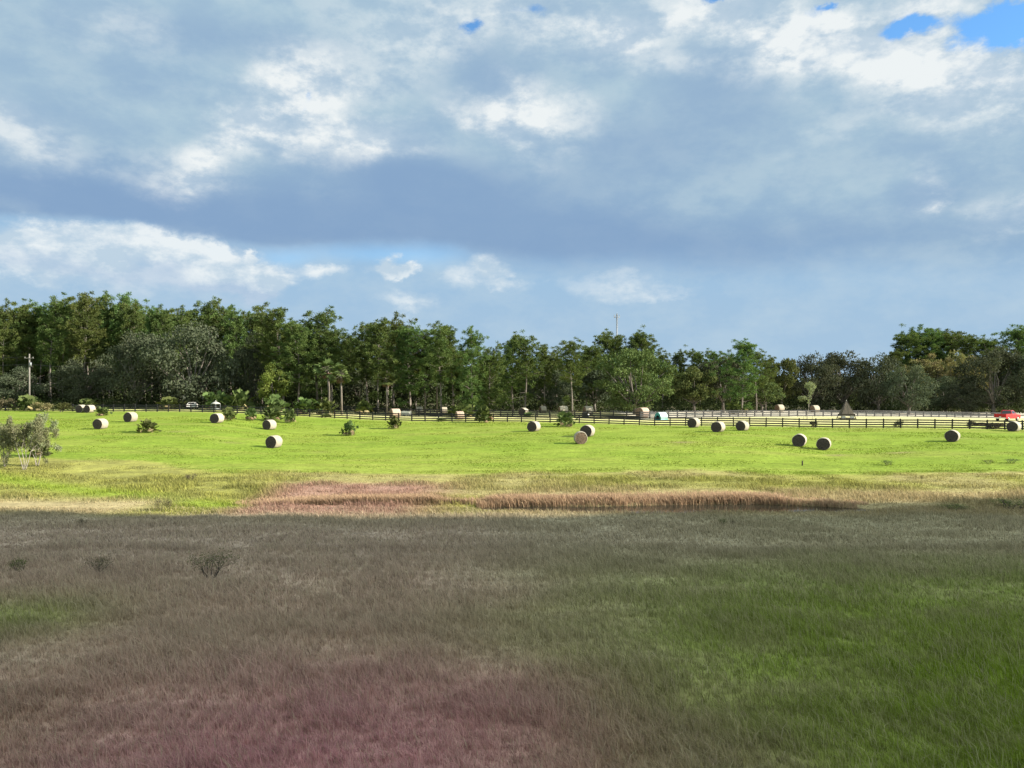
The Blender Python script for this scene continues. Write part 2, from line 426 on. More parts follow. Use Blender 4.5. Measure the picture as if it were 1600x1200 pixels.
    sunny = maprange(t, dt.outputs['Value'], .62, 1.0, 0, 1, True)
    high = maprange(t, el, R(30), R(55), 0, 1, True)
    back = maprange(t, y, .35, -.3, 0, 1, True)
    boost = math_(t, 'ADD', 1.0, math_(t, 'ADD', math_(t, 'MULTIPLY', sunny, 1.4), math_(t, 'MULTIPLY', math_(t, 'MAXIMUM', high, back), 1.35)))
    col = mixc(t, 1.0, col, boost, 'MULTIPLY')
    # clouds overhead and behind us face the low sun: warmer white
    col = mixc(t, math_(t, 'MAXIMUM', high, back), col, mixc(t, 1.0, col, (1.16, 1.0, .80, 1), 'MULTIPLY'))
    bgc = t.n('ShaderNodeBackground'); t.l(col, bgc.inputs[0]); bgc.inputs[1].default_value = 1.0
    sky = t.n('ShaderNodeTexSky', sky_type='NISHITA'); sky.sun_disc = False
    sky.sun_elevation = R(SUN_EL); sky.sun_rotation = math.atan2(S.x, S.y); sky.air_density = 1.0; sky.dust_density = .0; sky.ozone_density = 3.5
    bgs = t.n('ShaderNodeBackground'); t.l(mixc(t, 1.0, sky.outputs[0], (.72, 1.0, 1.12, 1), 'MULTIPLY'), bgs.inputs[0]); bgs.inputs[1].default_value = .072
    # gaps of open blue sky
    ho = total([(738, 38, 34, 16, 0, 1.0), (1440, 48, 70, 26, -6, 1.1), (1560, 45, 80, 45, 5, 1.2), (1600, 30, 60, 50, 0, 1.0), (1275, 8, 26, 12, 0, .9), (1085, 4, 30, 10, 0, .9), (482, 152, 10, 18, -20, .35), (830, 15, 40, 14, 0, .4), (1760, 40, 160, 60, 0, 1)], A)
    hm = maprange(t, math_(t, 'MULTIPLY', ho, maprange(t, f2, .36, .62, 1.9, .35)), .08, .95, 0, 1.0, True)
    low_blue = total([(560, 395, 170, 20, 0, .22), (660, 400, 110, 26, 0, .2), (440, 400, 60, 18, 0, .2), (330, 392, 30, 12, 0, .2)], A1)
    hm = math_(t, 'MAXIMUM', hm, math_(t, 'MULTIPLY', math_(t, 'MULTIPLY', low_blue, notdeck), math_(t, 'SUBTRACT', 1.0, lm)))
    mx = t.n('ShaderNodeMixShader'); t.l(hm, mx.inputs[0]); t.l(bgc.outputs[0], mx.inputs[1]); t.l(bgs.outputs[0], mx.inputs[2])
    t.l(mx.outputs[0], out.inputs[0])
build_world()
sun = bpy.data.lights.new('sun', 'SUN'); sun.energy = 5.0; sun.angle = R(.5); sun.color = (1.0, .93, .80)
so = bpy.data.objects.new('sun', sun); C.objects.link(so)
so.rotation_euler = (-S).to_track_quat('-Z', 'Y').to_euler(); so.location = (60, -10, 60)

cam = bpy.data.cameras.new('camera'); co = bpy.data.objects.new('camera', cam); C.objects.link(co)
cam.sensor_width = 36; cam.lens = 36 * F / 1600; cam.clip_end = 20000; cam.clip_start = .1
co.location = (0, 0, CAMZ); co.rotation_euler = (R(90), 0, 0)
scene.camera = co
scene.view_settings.view_transform = 'Standard'; scene.view_settings.look = 'None'
scene.view_settings.exposure = EXPO; scene.view_settings.gamma = 1.0
scene.render.resolution_x = 1024; scene.render.resolution_y = 768
scene.cycles.max_bounces = 6; scene.cycles.diffuse_bounces = 3; scene.cycles.transmission_bounces = 3
scene.cycles.use_denoising = True

# ------------------------------------------------------------------ ground colours (what grows where, plus a painted pink reflection)
def mixn(a, b, f): return a * (1 - f[..., None]) + b * f[..., None]
def ground_col(x, y):
    x = np.asarray(x, float); y = np.asarray(y, float)
    n = fbm(x * .10, y * .16, 11); n2 = fbm(x * .5, y * .9, 23); n3 = fbm(x * .03, y * .04, 31, 3)
    A = lambda *c: np.array(c)
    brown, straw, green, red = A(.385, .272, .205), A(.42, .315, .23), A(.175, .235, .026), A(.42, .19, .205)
    c = np.broadcast_to(brown, x.shape + (3,)).copy()
    c = mixn(c, straw, sstep(.5, .75, n2) * .5)
    # green grass to the right of the near ground, another green patch to the left
    wob = (n - .5) * 7
    px = 800 + F * x / np.maximum(y, 5)
    g = sstep(-5.0, 13.0, x + wob) * (1 - sstep(23, 48, y + wob * 1.6))
    g = np.maximum(g * (.72 + .28 * sstep(.3, .6, n2)), .22 * sstep(5, 20, x + wob))
    c = mixn(c, A(.30, .255, .15), .75 * sstep(-4, 5, x + wob * .7))
    c = mixn(c, green, g)
    c = mixn(c, A(.19, .235, .04), .8 * np.exp(-((x + 18) / 3.2) ** 2 - ((y - 27.5) / 2.6) ** 2))
    c = mixn(c, A(.24, .22, .10), .5 * sstep(44, 52, y + wob * .5))
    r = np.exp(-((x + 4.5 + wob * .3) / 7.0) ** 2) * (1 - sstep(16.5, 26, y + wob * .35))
    c = mixn(c, red, r * .7)  # pink window reflection painted into the grass colour
    c = mixn(c, A(.27, .165, .115), .6 * sstep(-9, -13, x) * (1 - sstep(19, 24, y)))
    c = mixn(c, A(.25, .21, .165), .45 * sstep(26, 42, y))
    # the lit bank beyond the pond
    bank = sstep(51, 54, y)
    olive, yell, tan, rose_reflection, lime = A(.17, .165, .05), A(.225, .22, .06), A(.29, .23, .125), A(.25, .15, .118), A(.17, .22, .03)
    b = np.broadcast_to(olive, x.shape + (3,)).copy()
    b = mixn(b, yell, sstep(.42, .62, n2))
    b = mixn(b, tan, sstep(.45, .62, n) * .4 * sstep(-30, -14, x))
    b = mixn(b, tan, sstep(-5, 3, x + wob * .4) * (1 - sstep(62, 68, y + wob * .5)) * .95)
    b = mixn(b, rose_reflection, sstep(-22, -18, x) * (1 - sstep(-9, -2, x)) * (1 - sstep(67, 72, y + wob * .4)) * .95)  # dusky pink of the glass reflection painted onto the bank
    ll = sstep(-19, -22, x + wob * .3)
    b = mixn(b, lime, ll * np.exp(-(((y - 60) + (x + 27) * .55) / 2.0) ** 2) * .9)
    b = mixn(b, A(.27, .22, .12), sstep(-25, -30, x - (y - 55) * .3 + wob * .2) * (1 - sstep(58, 63, y + wob * .2)))
    c = mixn(c, b, bank)
    # the mown pasture
    lefty = sstep(-25, -45, x)
    edge = 75.5 + (n - .5) * 5 + (n2 - .5) * 4 + lefty * 9 - sstep(-16, -6, x) * sstep(8, -6, x) * 2
    m = sstep(-1.2, 1.2, y - edge)
    past = np.broadcast_to(A(.133, .186, .024), x.shape + (3,)).copy()
    past = mixn(past, A(.160, .204, .031), sstep(.42, .62, n3 * .5 + n * .5))
    past = mixn(past, A(.175, .19, .04), sstep(.58, .75, n2) * .35)
    past = mixn(past, A(.20, .205, .055), .25 * sstep(84, 76, y))
    past = mixn(past, A(.130, .184, .021), .6 * sstep(5, 45, x))
    st = fbm(x * .045 + y * .02, y * .55, 71, 4)
    past = mixn(past, A(.185, .19, .045), sstep(.52, .74, st) * .45)
    past = mixn(past, A(.115, .155, .022), sstep(.45, .28, st) * .45)
    # small worn spots in the mown grass
    for sx, sy, ra, rb in ((21.5, 97, 1.5, .8), (-23, 93, .9, .5), (46, 91, 1.6, .5), (38, 90, 1.2, .4), (-36, 98, 1.3, .5), (8, 104, 1.4, .5), (-12, 88, 1.0, .4), (60, 104, 2.2, .6), (-46, 106, 1.5, .6)):
        past = mixn(past, A(.16, .125, .065), .8 * np.exp(-((x - sx) / ra) ** 2 - ((y - sy) / rb) ** 2))
    c = mixn(c, past, m)
    # beyond the fences: drier, paler ground
    fy = np.interp(x, FENCE_XY[:, 0], FENCE_XY[:, 1])
    c = mixn(c, A(.31, .33, .10), sstep(-1.5, 1.0, y - fy))
    c = mixn(c, A(.42, .38, .20), sstep(3, 14, y - fy) * (1 - .4 * n2))
    by = np.interp(x, BACK_XY[:, 0], BACK_XY[:, 1], left=400)
    c = mixn(c, A(.50, .45, .36), sstep(-3, 2, y - by) * sstep(14, 22, x))
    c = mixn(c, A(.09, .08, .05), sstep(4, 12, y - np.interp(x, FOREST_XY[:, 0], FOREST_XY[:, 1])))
    return c
NEAR_FENCE = [(-120, 163), (0, 160), (170, 152), (475, 142), (784, 133), (1020, 127), (1240, 122), (1400, 119.5), (1600, 117), (1760, 116)]
MID_FENCE = [(510, 166), (600, 160), (800, 152), (1000, 144)]
BACK_FENCE = [(1000, 144), (1100, 154.5), (1200, 165), (1300, 173), (1400, 180), (1480, 186), (1570, 192)]
FOREST = [(-300, 172), (0, 172), (400, 166), (600, 172), (800, 182), (1000, 178), (1100, 196), (1200, 210), (1400, 222), (1600, 222), (1900, 220)]
def xy(lst): return np.array([((px - 800) / F * Y, Y) for px, Y in lst])
FENCE_XY, BACK_XY, FOREST_XY = xy(NEAR_FENCE), xy(BACK_FENCE), xy(FOREST)

def ground_mat():
    m, t, out = new_mat('ground_cover')
    p = t.n('ShaderNodeBsdfPrincipled'); t.l(p.outputs[0], out.inputs[0]); p.inputs['Roughness'].default_value = .95; p.inputs['Specular IOR Level'].default_value = .05
    a = t.n('ShaderNodeAttribute', attribute_name='col'); g = t.n('ShaderNodeNewGeometry')
    n1 = noise_(t, g.outputs['Position'], .35, 6, .65); n2 = noise_(t, g.outputs['Position'], 2.2, 5, .65)
    mp = t.n('ShaderNodeMapping'); mp.inputs['Scale'].default_value = (.25, 1, 1); t.l(g.outputs['Position'], mp.inputs[0])
    n3 = noise_(t, mp.outputs[0], 1.3, 5, .6)
    f = math_(t, 'MULTIPLY', maprange(t, n1.outputs[0], .3, .7, .86, 1.14), maprange(t, n2.outputs[0], .25, .75, .70, 1.30))
    f = math_(t, 'MULTIPLY', f, maprange(t, n3.outputs[0], .3, .7, .84, 1.14))
    c = mixc(t, 1.0, a.outputs['Color'], f, 'MULTIPLY')
    t.l(c, p.inputs['Base Color'])
    b = t.n('ShaderNodeBump'); b.inputs['Strength'].default_value = .6; b.inputs['Distance'].default_value = .12
    t.l(n2.outputs[0], b.inputs['Height']); t.l(b.outputs[0], p.inputs['Normal'])
    return m
def build_ground():
    ys = np.concatenate([np.arange(-60, 0, 6), np.arange(0, 16, 2), np.arange(16, 84, .6), np.arange(84, 170, 1.2), np.arange(170, 264, 4), [280, 320, 400, 550, 800, 1300, 2200, 4000, 8000]])
    us = np.linspace(-1.35, 1.35, 321)
    Y, U = np.meshgrid(ys, us, indexing='ij')
    X = U * (np.maximum(Y, 0) + 36)
    Z = ground(X, Y)
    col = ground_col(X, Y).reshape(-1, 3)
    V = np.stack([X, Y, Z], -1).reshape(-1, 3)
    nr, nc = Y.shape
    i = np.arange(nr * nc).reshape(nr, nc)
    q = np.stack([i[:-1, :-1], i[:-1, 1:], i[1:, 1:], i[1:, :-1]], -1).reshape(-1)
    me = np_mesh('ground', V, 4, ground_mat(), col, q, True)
    return tag(link_mesh('ground', me), 'grassy ground rising from the pond to the pasture and the wood', kind='structure')
build_ground()

def water_mat():
    m, t, out = new_mat('pond_water')
    p = t.n('ShaderNodeBsdfPrincipled'); t.l(p.outputs[0], out.inputs[0])
    p.inputs['Base Color'].default_value = (.025, .022, .016, 1); p.inputs['Roughness'].default_value = .05; p.inputs['IOR'].default_value = 1.33
    g = t.n('ShaderNodeNewGeometry'); mp = t.n('ShaderNodeMapping'); mp.inputs['Scale'].default_value = (.6, 2.0, 1); t.l(g.outputs['Position'], mp.inputs[0])
    n = noise_(t, mp.outputs[0], 2.0, 3)
    b = t.n('ShaderNodeBump'); b.inputs['Strength'].default_value = .06; b.inputs['Distance'].default_value = .05
    t.l(n.outputs[0], b.inputs['Height']); t.l(b.outputs[0], p.inputs['Normal'])
    return m
mb = MB()
ring = [(POND[0] + POND[2] * 1.25 * math.cos(a), POND[1] - .5 * math.sin((POND[0] + POND[2] * 1.25 * math.cos(a)) * .25) + POND[3] * 1.25 * math.sin(a), WATER_Z) for a in np.linspace(0, 2 * math.pi, 49)[:-1]]
mb.face(*ring)
tag(mb.build('pond_water', water_mat()), 'narrow dark pond under the bank of tan grass', kind='structure')

# ------------------------------------------------------------------ grass
def make_blades(x, y, h, w, lean, col, seed, tipcol=None):
    rng = np.random.default_rng(seed)
    n = len(x); z = ground(x, y) - .02
    yaw = rng.uniform(0, math.pi, n); a = np.stack([np.cos(yaw), np.sin(yaw), np.zeros(n)], 1) * (w / 2)[:, None]
    ld = rng.normal(0, 1, (n, 2)) * .7 + np.array([-.55, .1]); ld = ld * (lean * h)[:, None]
    b0 = np.stack([x, y, z], 1)
    mid = b0 + np.stack([ld[:, 0] * .3, ld[:, 1] * .3, h * .58], 1)
    top = b0 + np.stack([ld[:, 0], ld[:, 1], h * (1 - .25 * lean)], 1)
    V = np.stack([b0 - a, b0 + a, mid + a * .8, mid - a * .8, top], 1).reshape(-1, 3)
    i = (np.arange(n) * 5)[:, None]
    loops = np.concatenate([i + 0, i + 1, i + 2, i + 3, i + 3, i + 2, i + 4], 1).ravel()
    tot = np.tile([4, 3], n)
    cc = np.repeat(col[:, None, :], 5, 1)
    if tipcol is not None: cc[:, 4] = tipcol; cc[:, 2:4] = cc[:, 2:4] * .6 + tipcol[:, None] * .4
    return V, loops, tot, cc.reshape(-1, 3)
def grass_object(name, batches, mat, label):
    Vs, Ls, Ts, Cs = [], [], [], []; off = 0
    for V, l, t_, c in batches:
        Vs.append(V); Ls.append(l + off); Ts.append(t_); Cs.append(c); off += len(V)
    me = np_mesh(name, np.concatenate(Vs), np.concatenate(Ts), mat, np.concatenate(Cs), np.concatenate(Ls))
    return tag(link_mesh(name, me), label, 'grass', kind='stuff')
def scatter(y0, y1, n, seed, umax=.74, xlim=None, pw=1.0):
    rng = np.random.default_rng(seed)
    # uniform over the ground inside the wedge |x| < umax*y + 2
    y = np.sqrt(rng.uniform(y0 ** 2, y1 ** 2, n)); x = rng.uniform(-1, 1, n) * (umax * y + 2)
    if xlim: k = (x > xlim[0]) & (x < xlim[1]); x, y = x[k], y[k]
    return x, y, rng
def pond_e(x, y): return ((x - POND[0]) / POND[2]) ** 2 + ((y - POND[1] + .5 * np.sin(x * .25)) / POND[3]) ** 2
GM = blades_mat('grass_blades', .4)
def near_grass():
    out = []
    for (y0, y1, n, w, seed, hk) in ((14.5, 20, 120000, .013, 1, 1.0), (20, 28, 130000, .016, 2, 1.0), (28, 40, 140000, .022, 3, .9), (40, 56, 120000, .032, 4, .7)):
        x, y, rng = scatter(y0, y1, n, seed)
        k = pond_e(x, y) > .85; x, y = x[k], y[k]
        # tussocks: pull part of the blades together
        cx = np.round(x / .55) * .55 + (hash2(np.round(x / .55), np.round(y / .55), 3) - .5) * .5
        cy = np.round(y / .55) * .55 + (hash2(np.round(x / .55), np.round(y / .55), 4) - .5) * .5
        pull = rng.uniform(0, .7, len(x)) * (rng.random(len(x)) < .4)
        x = x + (cx - x) * pull; y = y + (cy - y) * pull
        hn = fbm(x * .35, y * .5, 41); hn2 = hash2(np.round(x / .55), np.round(y / .55), 9)
        h = (.15 + .24 * sstep(.3, .7, hn) + .12 * hn2) * rng.uniform(.55, 1.25, len(x)) * hk
        shore = sstep(1.7, 1.0, pond_e(x, y)); h = h * (1 - .75 * shore)
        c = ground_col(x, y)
        br = rng.uniform(.55, 1.4, len(x)) * (.85 + .25 * hn2)
        c = c * br[:, None]
        dry = rng.random(len(x)) < .10
        c[dry] = c[dry] * .4 + np.array([.34, .29, .19]) * .75 * rng.uniform(.8, 1.3, dry.sum())[:, None]
        tall = rng.random(len(x)) < .016; h[tall] = h[tall] * 1.5 + .12; c[tall] = c[tall] * .5 + np.array([.36, .31, .20]) * .5
        lean = rng.uniform(.15, .95, len(x))
        # seed heads: straw, with the pink glass reflection painted into the tips
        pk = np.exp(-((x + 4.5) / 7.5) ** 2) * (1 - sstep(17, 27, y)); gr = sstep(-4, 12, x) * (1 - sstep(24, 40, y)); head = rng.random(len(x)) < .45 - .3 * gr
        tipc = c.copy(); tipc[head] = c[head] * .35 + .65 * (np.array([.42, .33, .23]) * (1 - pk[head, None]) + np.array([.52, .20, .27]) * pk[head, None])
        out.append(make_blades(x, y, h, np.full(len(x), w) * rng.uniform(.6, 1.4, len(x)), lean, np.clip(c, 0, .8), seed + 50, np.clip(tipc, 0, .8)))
    return grass_object('tall_grass', out, GM, 'unmown brown and green grass in shade in front of the pond')
near_grass()
def bank_grass():
    out = []
    x, y, rng = scatter(53, 77, 120000, 7, .75)
    left = sstep(-25, -45, x); ext = rng.random(len(x))
    y = y + left * ext * 8
    k = (pond_e(x, y) > 1.0); x, y = x[k], y[k]
    hn = fbm(x * .3, y * .45, 43)
    h = (.10 + .45 * sstep(.35, .75, hn)) * rng.uniform(.5, 1.3, len(x)); h *= 1 - .6 * sstep(68, 76, y)
    h *= 1 - .8 * sstep(-24, -28, x) * (1 - sstep(58, 62, y))
    shade_side = (y < 56) ; h[shade_side] *= .6
    c = ground_col(x, y) * rng.uniform(.65, 1.4, len(x))[:, None]
    out.append(make_blades(x, y, h, rng.uniform(.03, .06, len(x)), rng.uniform(.2, .9, len(x)), np.clip(c, 0, .8), 91))
    # tall tan sedge on the far shore of the pond
    x = rng.uniform(-21, 36, 42000); s = np.abs(rng.normal(0, 1, len(x)))
    y = np.where(np.abs(x - POND[0]) < POND[2] * 1.05, POND[1] - .5 * np.sin(x * .25) + POND[3] * np.sqrt(np.clip(1.08 - ((x - POND[0]) / POND[2]) ** 2, .05, 2)), 57.5) + .1 + s * 1.7
    dens = sstep(.25, .6, fbm(x * .22, y * .4, 77)) * sstep(-22, -12, x) * (1 - sstep(22, 27, x))
    k = (rng.random(len(x)) < .25 + .75 * dens) & (x < 27); x, y, s, dens = x[k], y[k], s[k], dens[k]
    h = (.28 + .58 * dens) * rng.uniform(.6, 1.2, len(x)) * np.exp(-s * .25)
    mixr = rng.random(len(x))[:, None]
    c = np.array([.44, .31, .195]) * (1 - mixr) + np.array([.32, .21, .14]) * mixr
    c = c * rng.uniform(.6, 1.3, len(x))[:, None]
    out.append(make_blades(x, y, h, rng.uniform(.025, .05, len(x)), rng.uniform(.1, .7, len(x)), c, 92))
    return grass_object('bank_grass', out, GM, 'sunlit tan and olive weeds along the far bank of the pond')
bank_grass()
def pasture_grass():
    x, y, rng = scatter(74, 135, 150000, 12, .72)
    fy = np.interp(x, FENCE_XY[:, 0], FENCE_XY[:, 1]); k = y < fy + 1; x, y = x[k], y[k]
    c = ground_col(x, y); k = (c[:, 1] > .17) & (c[:, 2] < .05); x, y, c = x[k], y[k], c[k]
    n = fbm(x * .2, y * .35, 66)
    h = (.03 + .09 * sstep(.4, .75, n)) * rng.uniform(.5, 1.6, len(x))
    c = c * rng.uniform(.75, 1.35, len(x))[:, None]
    b = make_blades(x, y, h, rng.uniform(.05, .14, len(x)), rng.uniform(.3, 1.2, len(x)), np.clip(c, 0, .8), 93)
    return grass_object('pasture_grass', [b], GM, 'short mown yellow-green grass of the pasture')
pasture_grass()

# ------------------------------------------------------------------ trees
def leaves_mesh(name, c, a, b, mat): return np_mesh(name, diamonds(c, a, b), 4, mat)
def rand_axes(rng, n, la, lb, up=None):
    d = unit(rng.normal(0, 1, (n, 3)))
    if up is not None: d = unit(d + np.array([0, 0, up]))
    e = unit(np.cross(d, rng.normal(0, 1, (n, 3))))
    return d * la[:, None], e * lb[:, None]
def pine_meshes(seed, H=24.0, cs=.45, spread=3.4, nb=34, low=0, tuft=62, mat='pine'):
    rng = np.random.default_rng(seed); py = random.Random(seed)
    tr = MB()
    bx, by = rng.normal(0, .5, 2)
    def tp(t): return Vector((bx * t * t + .25 * math.sin(t * 5 + seed), by * t * t + .25 * math.sin(t * 4.2 + seed * 2), t * H))
    ts = np.linspace(0, 1, 9)
    tr.tube([tp(t * .955) - (Vector((0, 0, .3)) if t == 0 else Vector((0, 0, 0))) for t in ts], [max(.035, .25 * (1 - t) ** .75) for t in ts], 7)
    Cs, Ds = [], []
    gap = py.uniform(0, 6.28)
    starts = []
    for k in range(nb):
        t = cs + (1 - cs) * (k + .5 + py.uniform(-.5, .5)) / nb
        starts.append((min(t, .955), k * 2.39996 + py.uniform(-.6, .6), False))
    for k in range(low): starts.append((py.uniform(cs * .35, cs), py.uniform(0, 6.28), py.random() < .5))
    for t, az, dead in starts:
        q = (t - cs) / (1 - cs)
        prof = .58 + .58 * math.sin(math.pi * min(1, max(.08, q * .80 + .14))) if q > 0 else .75
        L = spread * prof * py.uniform(.45, 1.2) * (1 + .3 * math.cos(az - gap))
        if py.random() < .12: L *= 1.35
        upa = R(-12 + 66 * max(q, 0) + py.uniform(-22, 22))
        d = Vector((math.cos(az) * math.cos(upa), math.sin(az) * math.cos(upa), math.sin(upa)))
        p0 = tp(t); p1 = p0 + d * L * .55 + Vector((0, 0, .05 * L)); p2 = p0 + d * L + Vector((0, 0, .16 * L))
        tr.tube([p0, p1, p2], [.07 * (1.2 - t) + .02, .035, .012], 4, False)
        if dead: continue
        ncl = 3 + int(L * 1.1)
        for j in range(ncl):
            s = .35 + .65 * (j + py.random()) / ncl
            c = p0.lerp(p1, s / .55) if s < .55 else p1.lerp(p2, (s - .55) / .45)
            c = np.array(c) + rng.normal(0, .42, 3) * (1 + .25 * L * s)
            n = int(tuft * py.uniform(.6, 1.3))
            dd = unit(rng.normal(0, 1, (n, 3)) + np.array([d.x * .5, d.y * .5, .55]))
            Cs.append(c + dd * rng.uniform(.1, .72, (n, 1)) * np.array([1.1, 1.1, 1.0])); Ds.append(dd)
    c = np.concatenate(Cs); d = np.concatenate(Ds); n = len(c)
    e = unit(np.cross(d, rng.normal(0, 1, (n, 3))))
    crown = leaves_mesh('pine_crown', c, d * rng.uniform(.17, .33, (n, 1)), e * rng.uniform(.05, .10, (n, 1)), M[mat])
    return crown, tr.mesh('pine_trunk', M['bark'])
def broad_meshes(seed, H=14.0, W=9.0, base=.22, nl=46, per=190, mat='oak', bark='oakbark', leaf=.26, moss=0, lean=0, loose=1.0, lob=(.14, .27), flat=.78, zc=.56, zr=.36):
    """broad-leaved tree: limbs carrying many uneven leaf clumps. W is the crown's half width"""
    rng = np.random.default_rng(seed); py = random.Random(seed)
    tr = MB(); fork = H * base
    tr.tube([(0, 0, -.3), (.1, .05, fork * .5), (.15 + lean * .3, 0, fork)], [W * .055, W * .045, W * .042], 8)
    Cs, As, Bs = [], [], []; lobes = []
    for k in range(nl):
        for _ in range(30):
            v = unit(rng.normal(0, 1, 3)); rr = rng.uniform(.35, 1.0) ** .6
            p = np.array([v[0] * W * rr * .84 + lean * W * .2, v[1] * W * rr * .84, H * zc + v[2] * H * zr * rr])
            if p[2] > fork * .55: break
        r = rng.uniform(.9, 1.0) * W * py.uniform(*lob)
        lobes.append((p, r))
        n = int(per * (r / (W * .2)) ** 2 * rng.uniform(.75, 1.25))
        d = unit(rng.normal(0, 1, (n, 3))); d[:, 2] = np.abs(d[:, 2]) * np.where(rng.random(n) < .7, 1, -1)
        q = p + d * (r * rng.uniform(.45, 1.12, (n, 1)) ** .7) * np.array([1.1, 1.1, flat])
        q = q + (rng.normal(0, .16 * loose, (n, 3)))
        a = unit(d * .5 + rng.normal(0, .8, (n, 3))); e = unit(np.cross(a, d + rng.normal(0, .5, (n, 3))))
        sz = leaf * rng.uniform(.6, 1.3, (n, 1))
        Cs.append(q); As.append(a * sz); Bs.append(e * sz * .6)
    for k in range(0, nl, 3):
        p, r = lobes[k]; p = Vector(p); s = Vector((.15, 0, fork * py.uniform(.8, 1.0)))
        m_ = s.lerp(p, .5) + Vector((rng.normal(0, .4), rng.normal(0, .4), rng.normal(.3, .3)))
        tr.tube([s, m_, p], [W * .024, W * .016, .03], 5, False)
    nleaf = len(np.concatenate(Cs)); c, a, b = [], [], []
    for k in range(moss):
        p, r = lobes[py.randrange(nl)]; d = unit(rng.normal(0, 1, 3)); q = p + d * r * .95; ln = py.uniform(.3, 1.0)
        for j in range(7):
            c.append(q + rng.normal(0, .09, 3) + np.array([0, 0, -ln * py.random()])); a.append(np.array([rng.normal(0, .03), rng.normal(0, .03), -py.uniform(.15, .4)])); b.append(unit(rng.normal(0, 1, 3) * np.array([1, 1, 0])) * .06)
    if moss: Cs.append(np.array(c)); As.append(np.array(a)); Bs.append(np.array(b))
    crown = leaves_mesh('oak_crown', np.concatenate(Cs), np.concatenate(As), np.concatenate(Bs), M[mat])
    if moss:
        crown.materials.append(M['moss']); mi = np.zeros(len(crown.polygons), np.int32); mi[nleaf:] = 1
        crown.polygons.foreach_set('material_index', mi)
    return crown, tr.mesh('oak_trunk', M[bark])
def fan(rng, c, d, size, nseg=9, spread=2.2):
    """one fan leaf: nseg pointed segments spreading from c around direction d"""
    d = Vector(d).normalized(); s = d.cross(Vector((0, 0, 1)))
    if s.length < .05: s = Vector((1, 0, 0))
    s.normalize(); nrm = s.cross(d)
    s = (Matrix.Rotation(rng.normal(0, .5), 3, d) @ s); V = []
    for k in range(nseg):
        a = (k / (nseg - 1) - .5) * spread
        v = d * math.cos(a) + s * math.sin(a); w = (d * -math.sin(a) + s * math.cos(a)) * size * .11
        L = size * (1 - .25 * abs(a) / spread) * rng.uniform(.85, 1.1)
        tip = Vector(c) + v * L + Vector((0, 0, -.18 * size * rng.uniform(.3, 1.3)))
        m_ = Vector(c) + v * L * .55
        V += [tuple(c), tuple(m_ + w), tuple(tip), tuple(m_ - w)]
    return V
def palmetto_meshes(seed, h=2.0, w=1.25, nf=84):
    rng = np.random.default_rng(seed); V, Dd = [], []; st = MB()
    for k in range(nf):
        az = k * 2.4 + rng.normal(0, .3); el = R(rng.uniform(5, 88))
        d = Vector((math.cos(az) * math.cos(el), math.sin(az) * math.cos(el), math.sin(el)))
        b = Vector((rng.normal(0, .25) * w, rng.normal(0, .25) * w, .12)); L = rng.uniform(.3, .72)
        p = b + Vector((d.x * w * L, d.y * w * L, d.z * h * L))
        st.tube([b, p], [.018, .012], 3, False)
        V += fan(rng, p, d + Vector((0, 0, rng.uniform(-.1, .5))), h * .27 * rng.uniform(.8, 1.2), 9, 1.7)
    for k in range(int(nf * .13)):
        az = rng.uniform(0, 6.28); p = Vector((math.cos(az) * w * rng.uniform(.3, .8), math.sin(az) * w * rng.uniform(.3, .8), h * rng.uniform(.12, .34)))
        Dd += fan(rng, p, Vector((math.cos(az), math.sin(az), -.8)), h * .24, 7)
    return np_mesh('palmetto_fronds', np.array(V), 4, M['palm']), np_mesh('palmetto_dry_fronds', np.array(Dd), 4, M['dead']), st.mesh('palmetto_stems', M['palm'])
def palm_meshes(seed, H=8.5):
    rng = np.random.default_rng(seed); tr = MB(); V, Dd = [], []
    top = Vector((rng.normal(0, .25), rng.normal(0, .25), H - 1.3))
    tr.tube([(0, 0, -.2), (top.x * .3, top.y * .3, top.z * .5), top], [.19, .15, .16], 8)
    for k in range(46):
        az = k * 2.4; el = R(rng.uniform(-35, 85)); d = Vector((math.cos(az) * math.cos(el), math.sin(az) * math.cos(el), math.sin(el)))
        p = top + d * rng.uniform(.7, 1.4)
        tr.tube([top, p], [.03, .02], 3, False)
        V += fan(rng, p, d + Vector((0, 0, -.35)), rng.uniform(.9, 1.25), 10, 2.4)
    for k in range(14):
        az = rng.uniform(0, 6.28); d = Vector((math.cos(az) * .5, math.sin(az) * .5, -1)); Dd += fan(rng, top + d * .5, d, .95, 8, 1.6)
    return np_mesh('palm_crown', np.array(V), 4, M['palm']), tr.mesh('palm_trunk', M['bark']), np_mesh('palm_dry_fronds', np.array(Dd), 4, M['dead'])
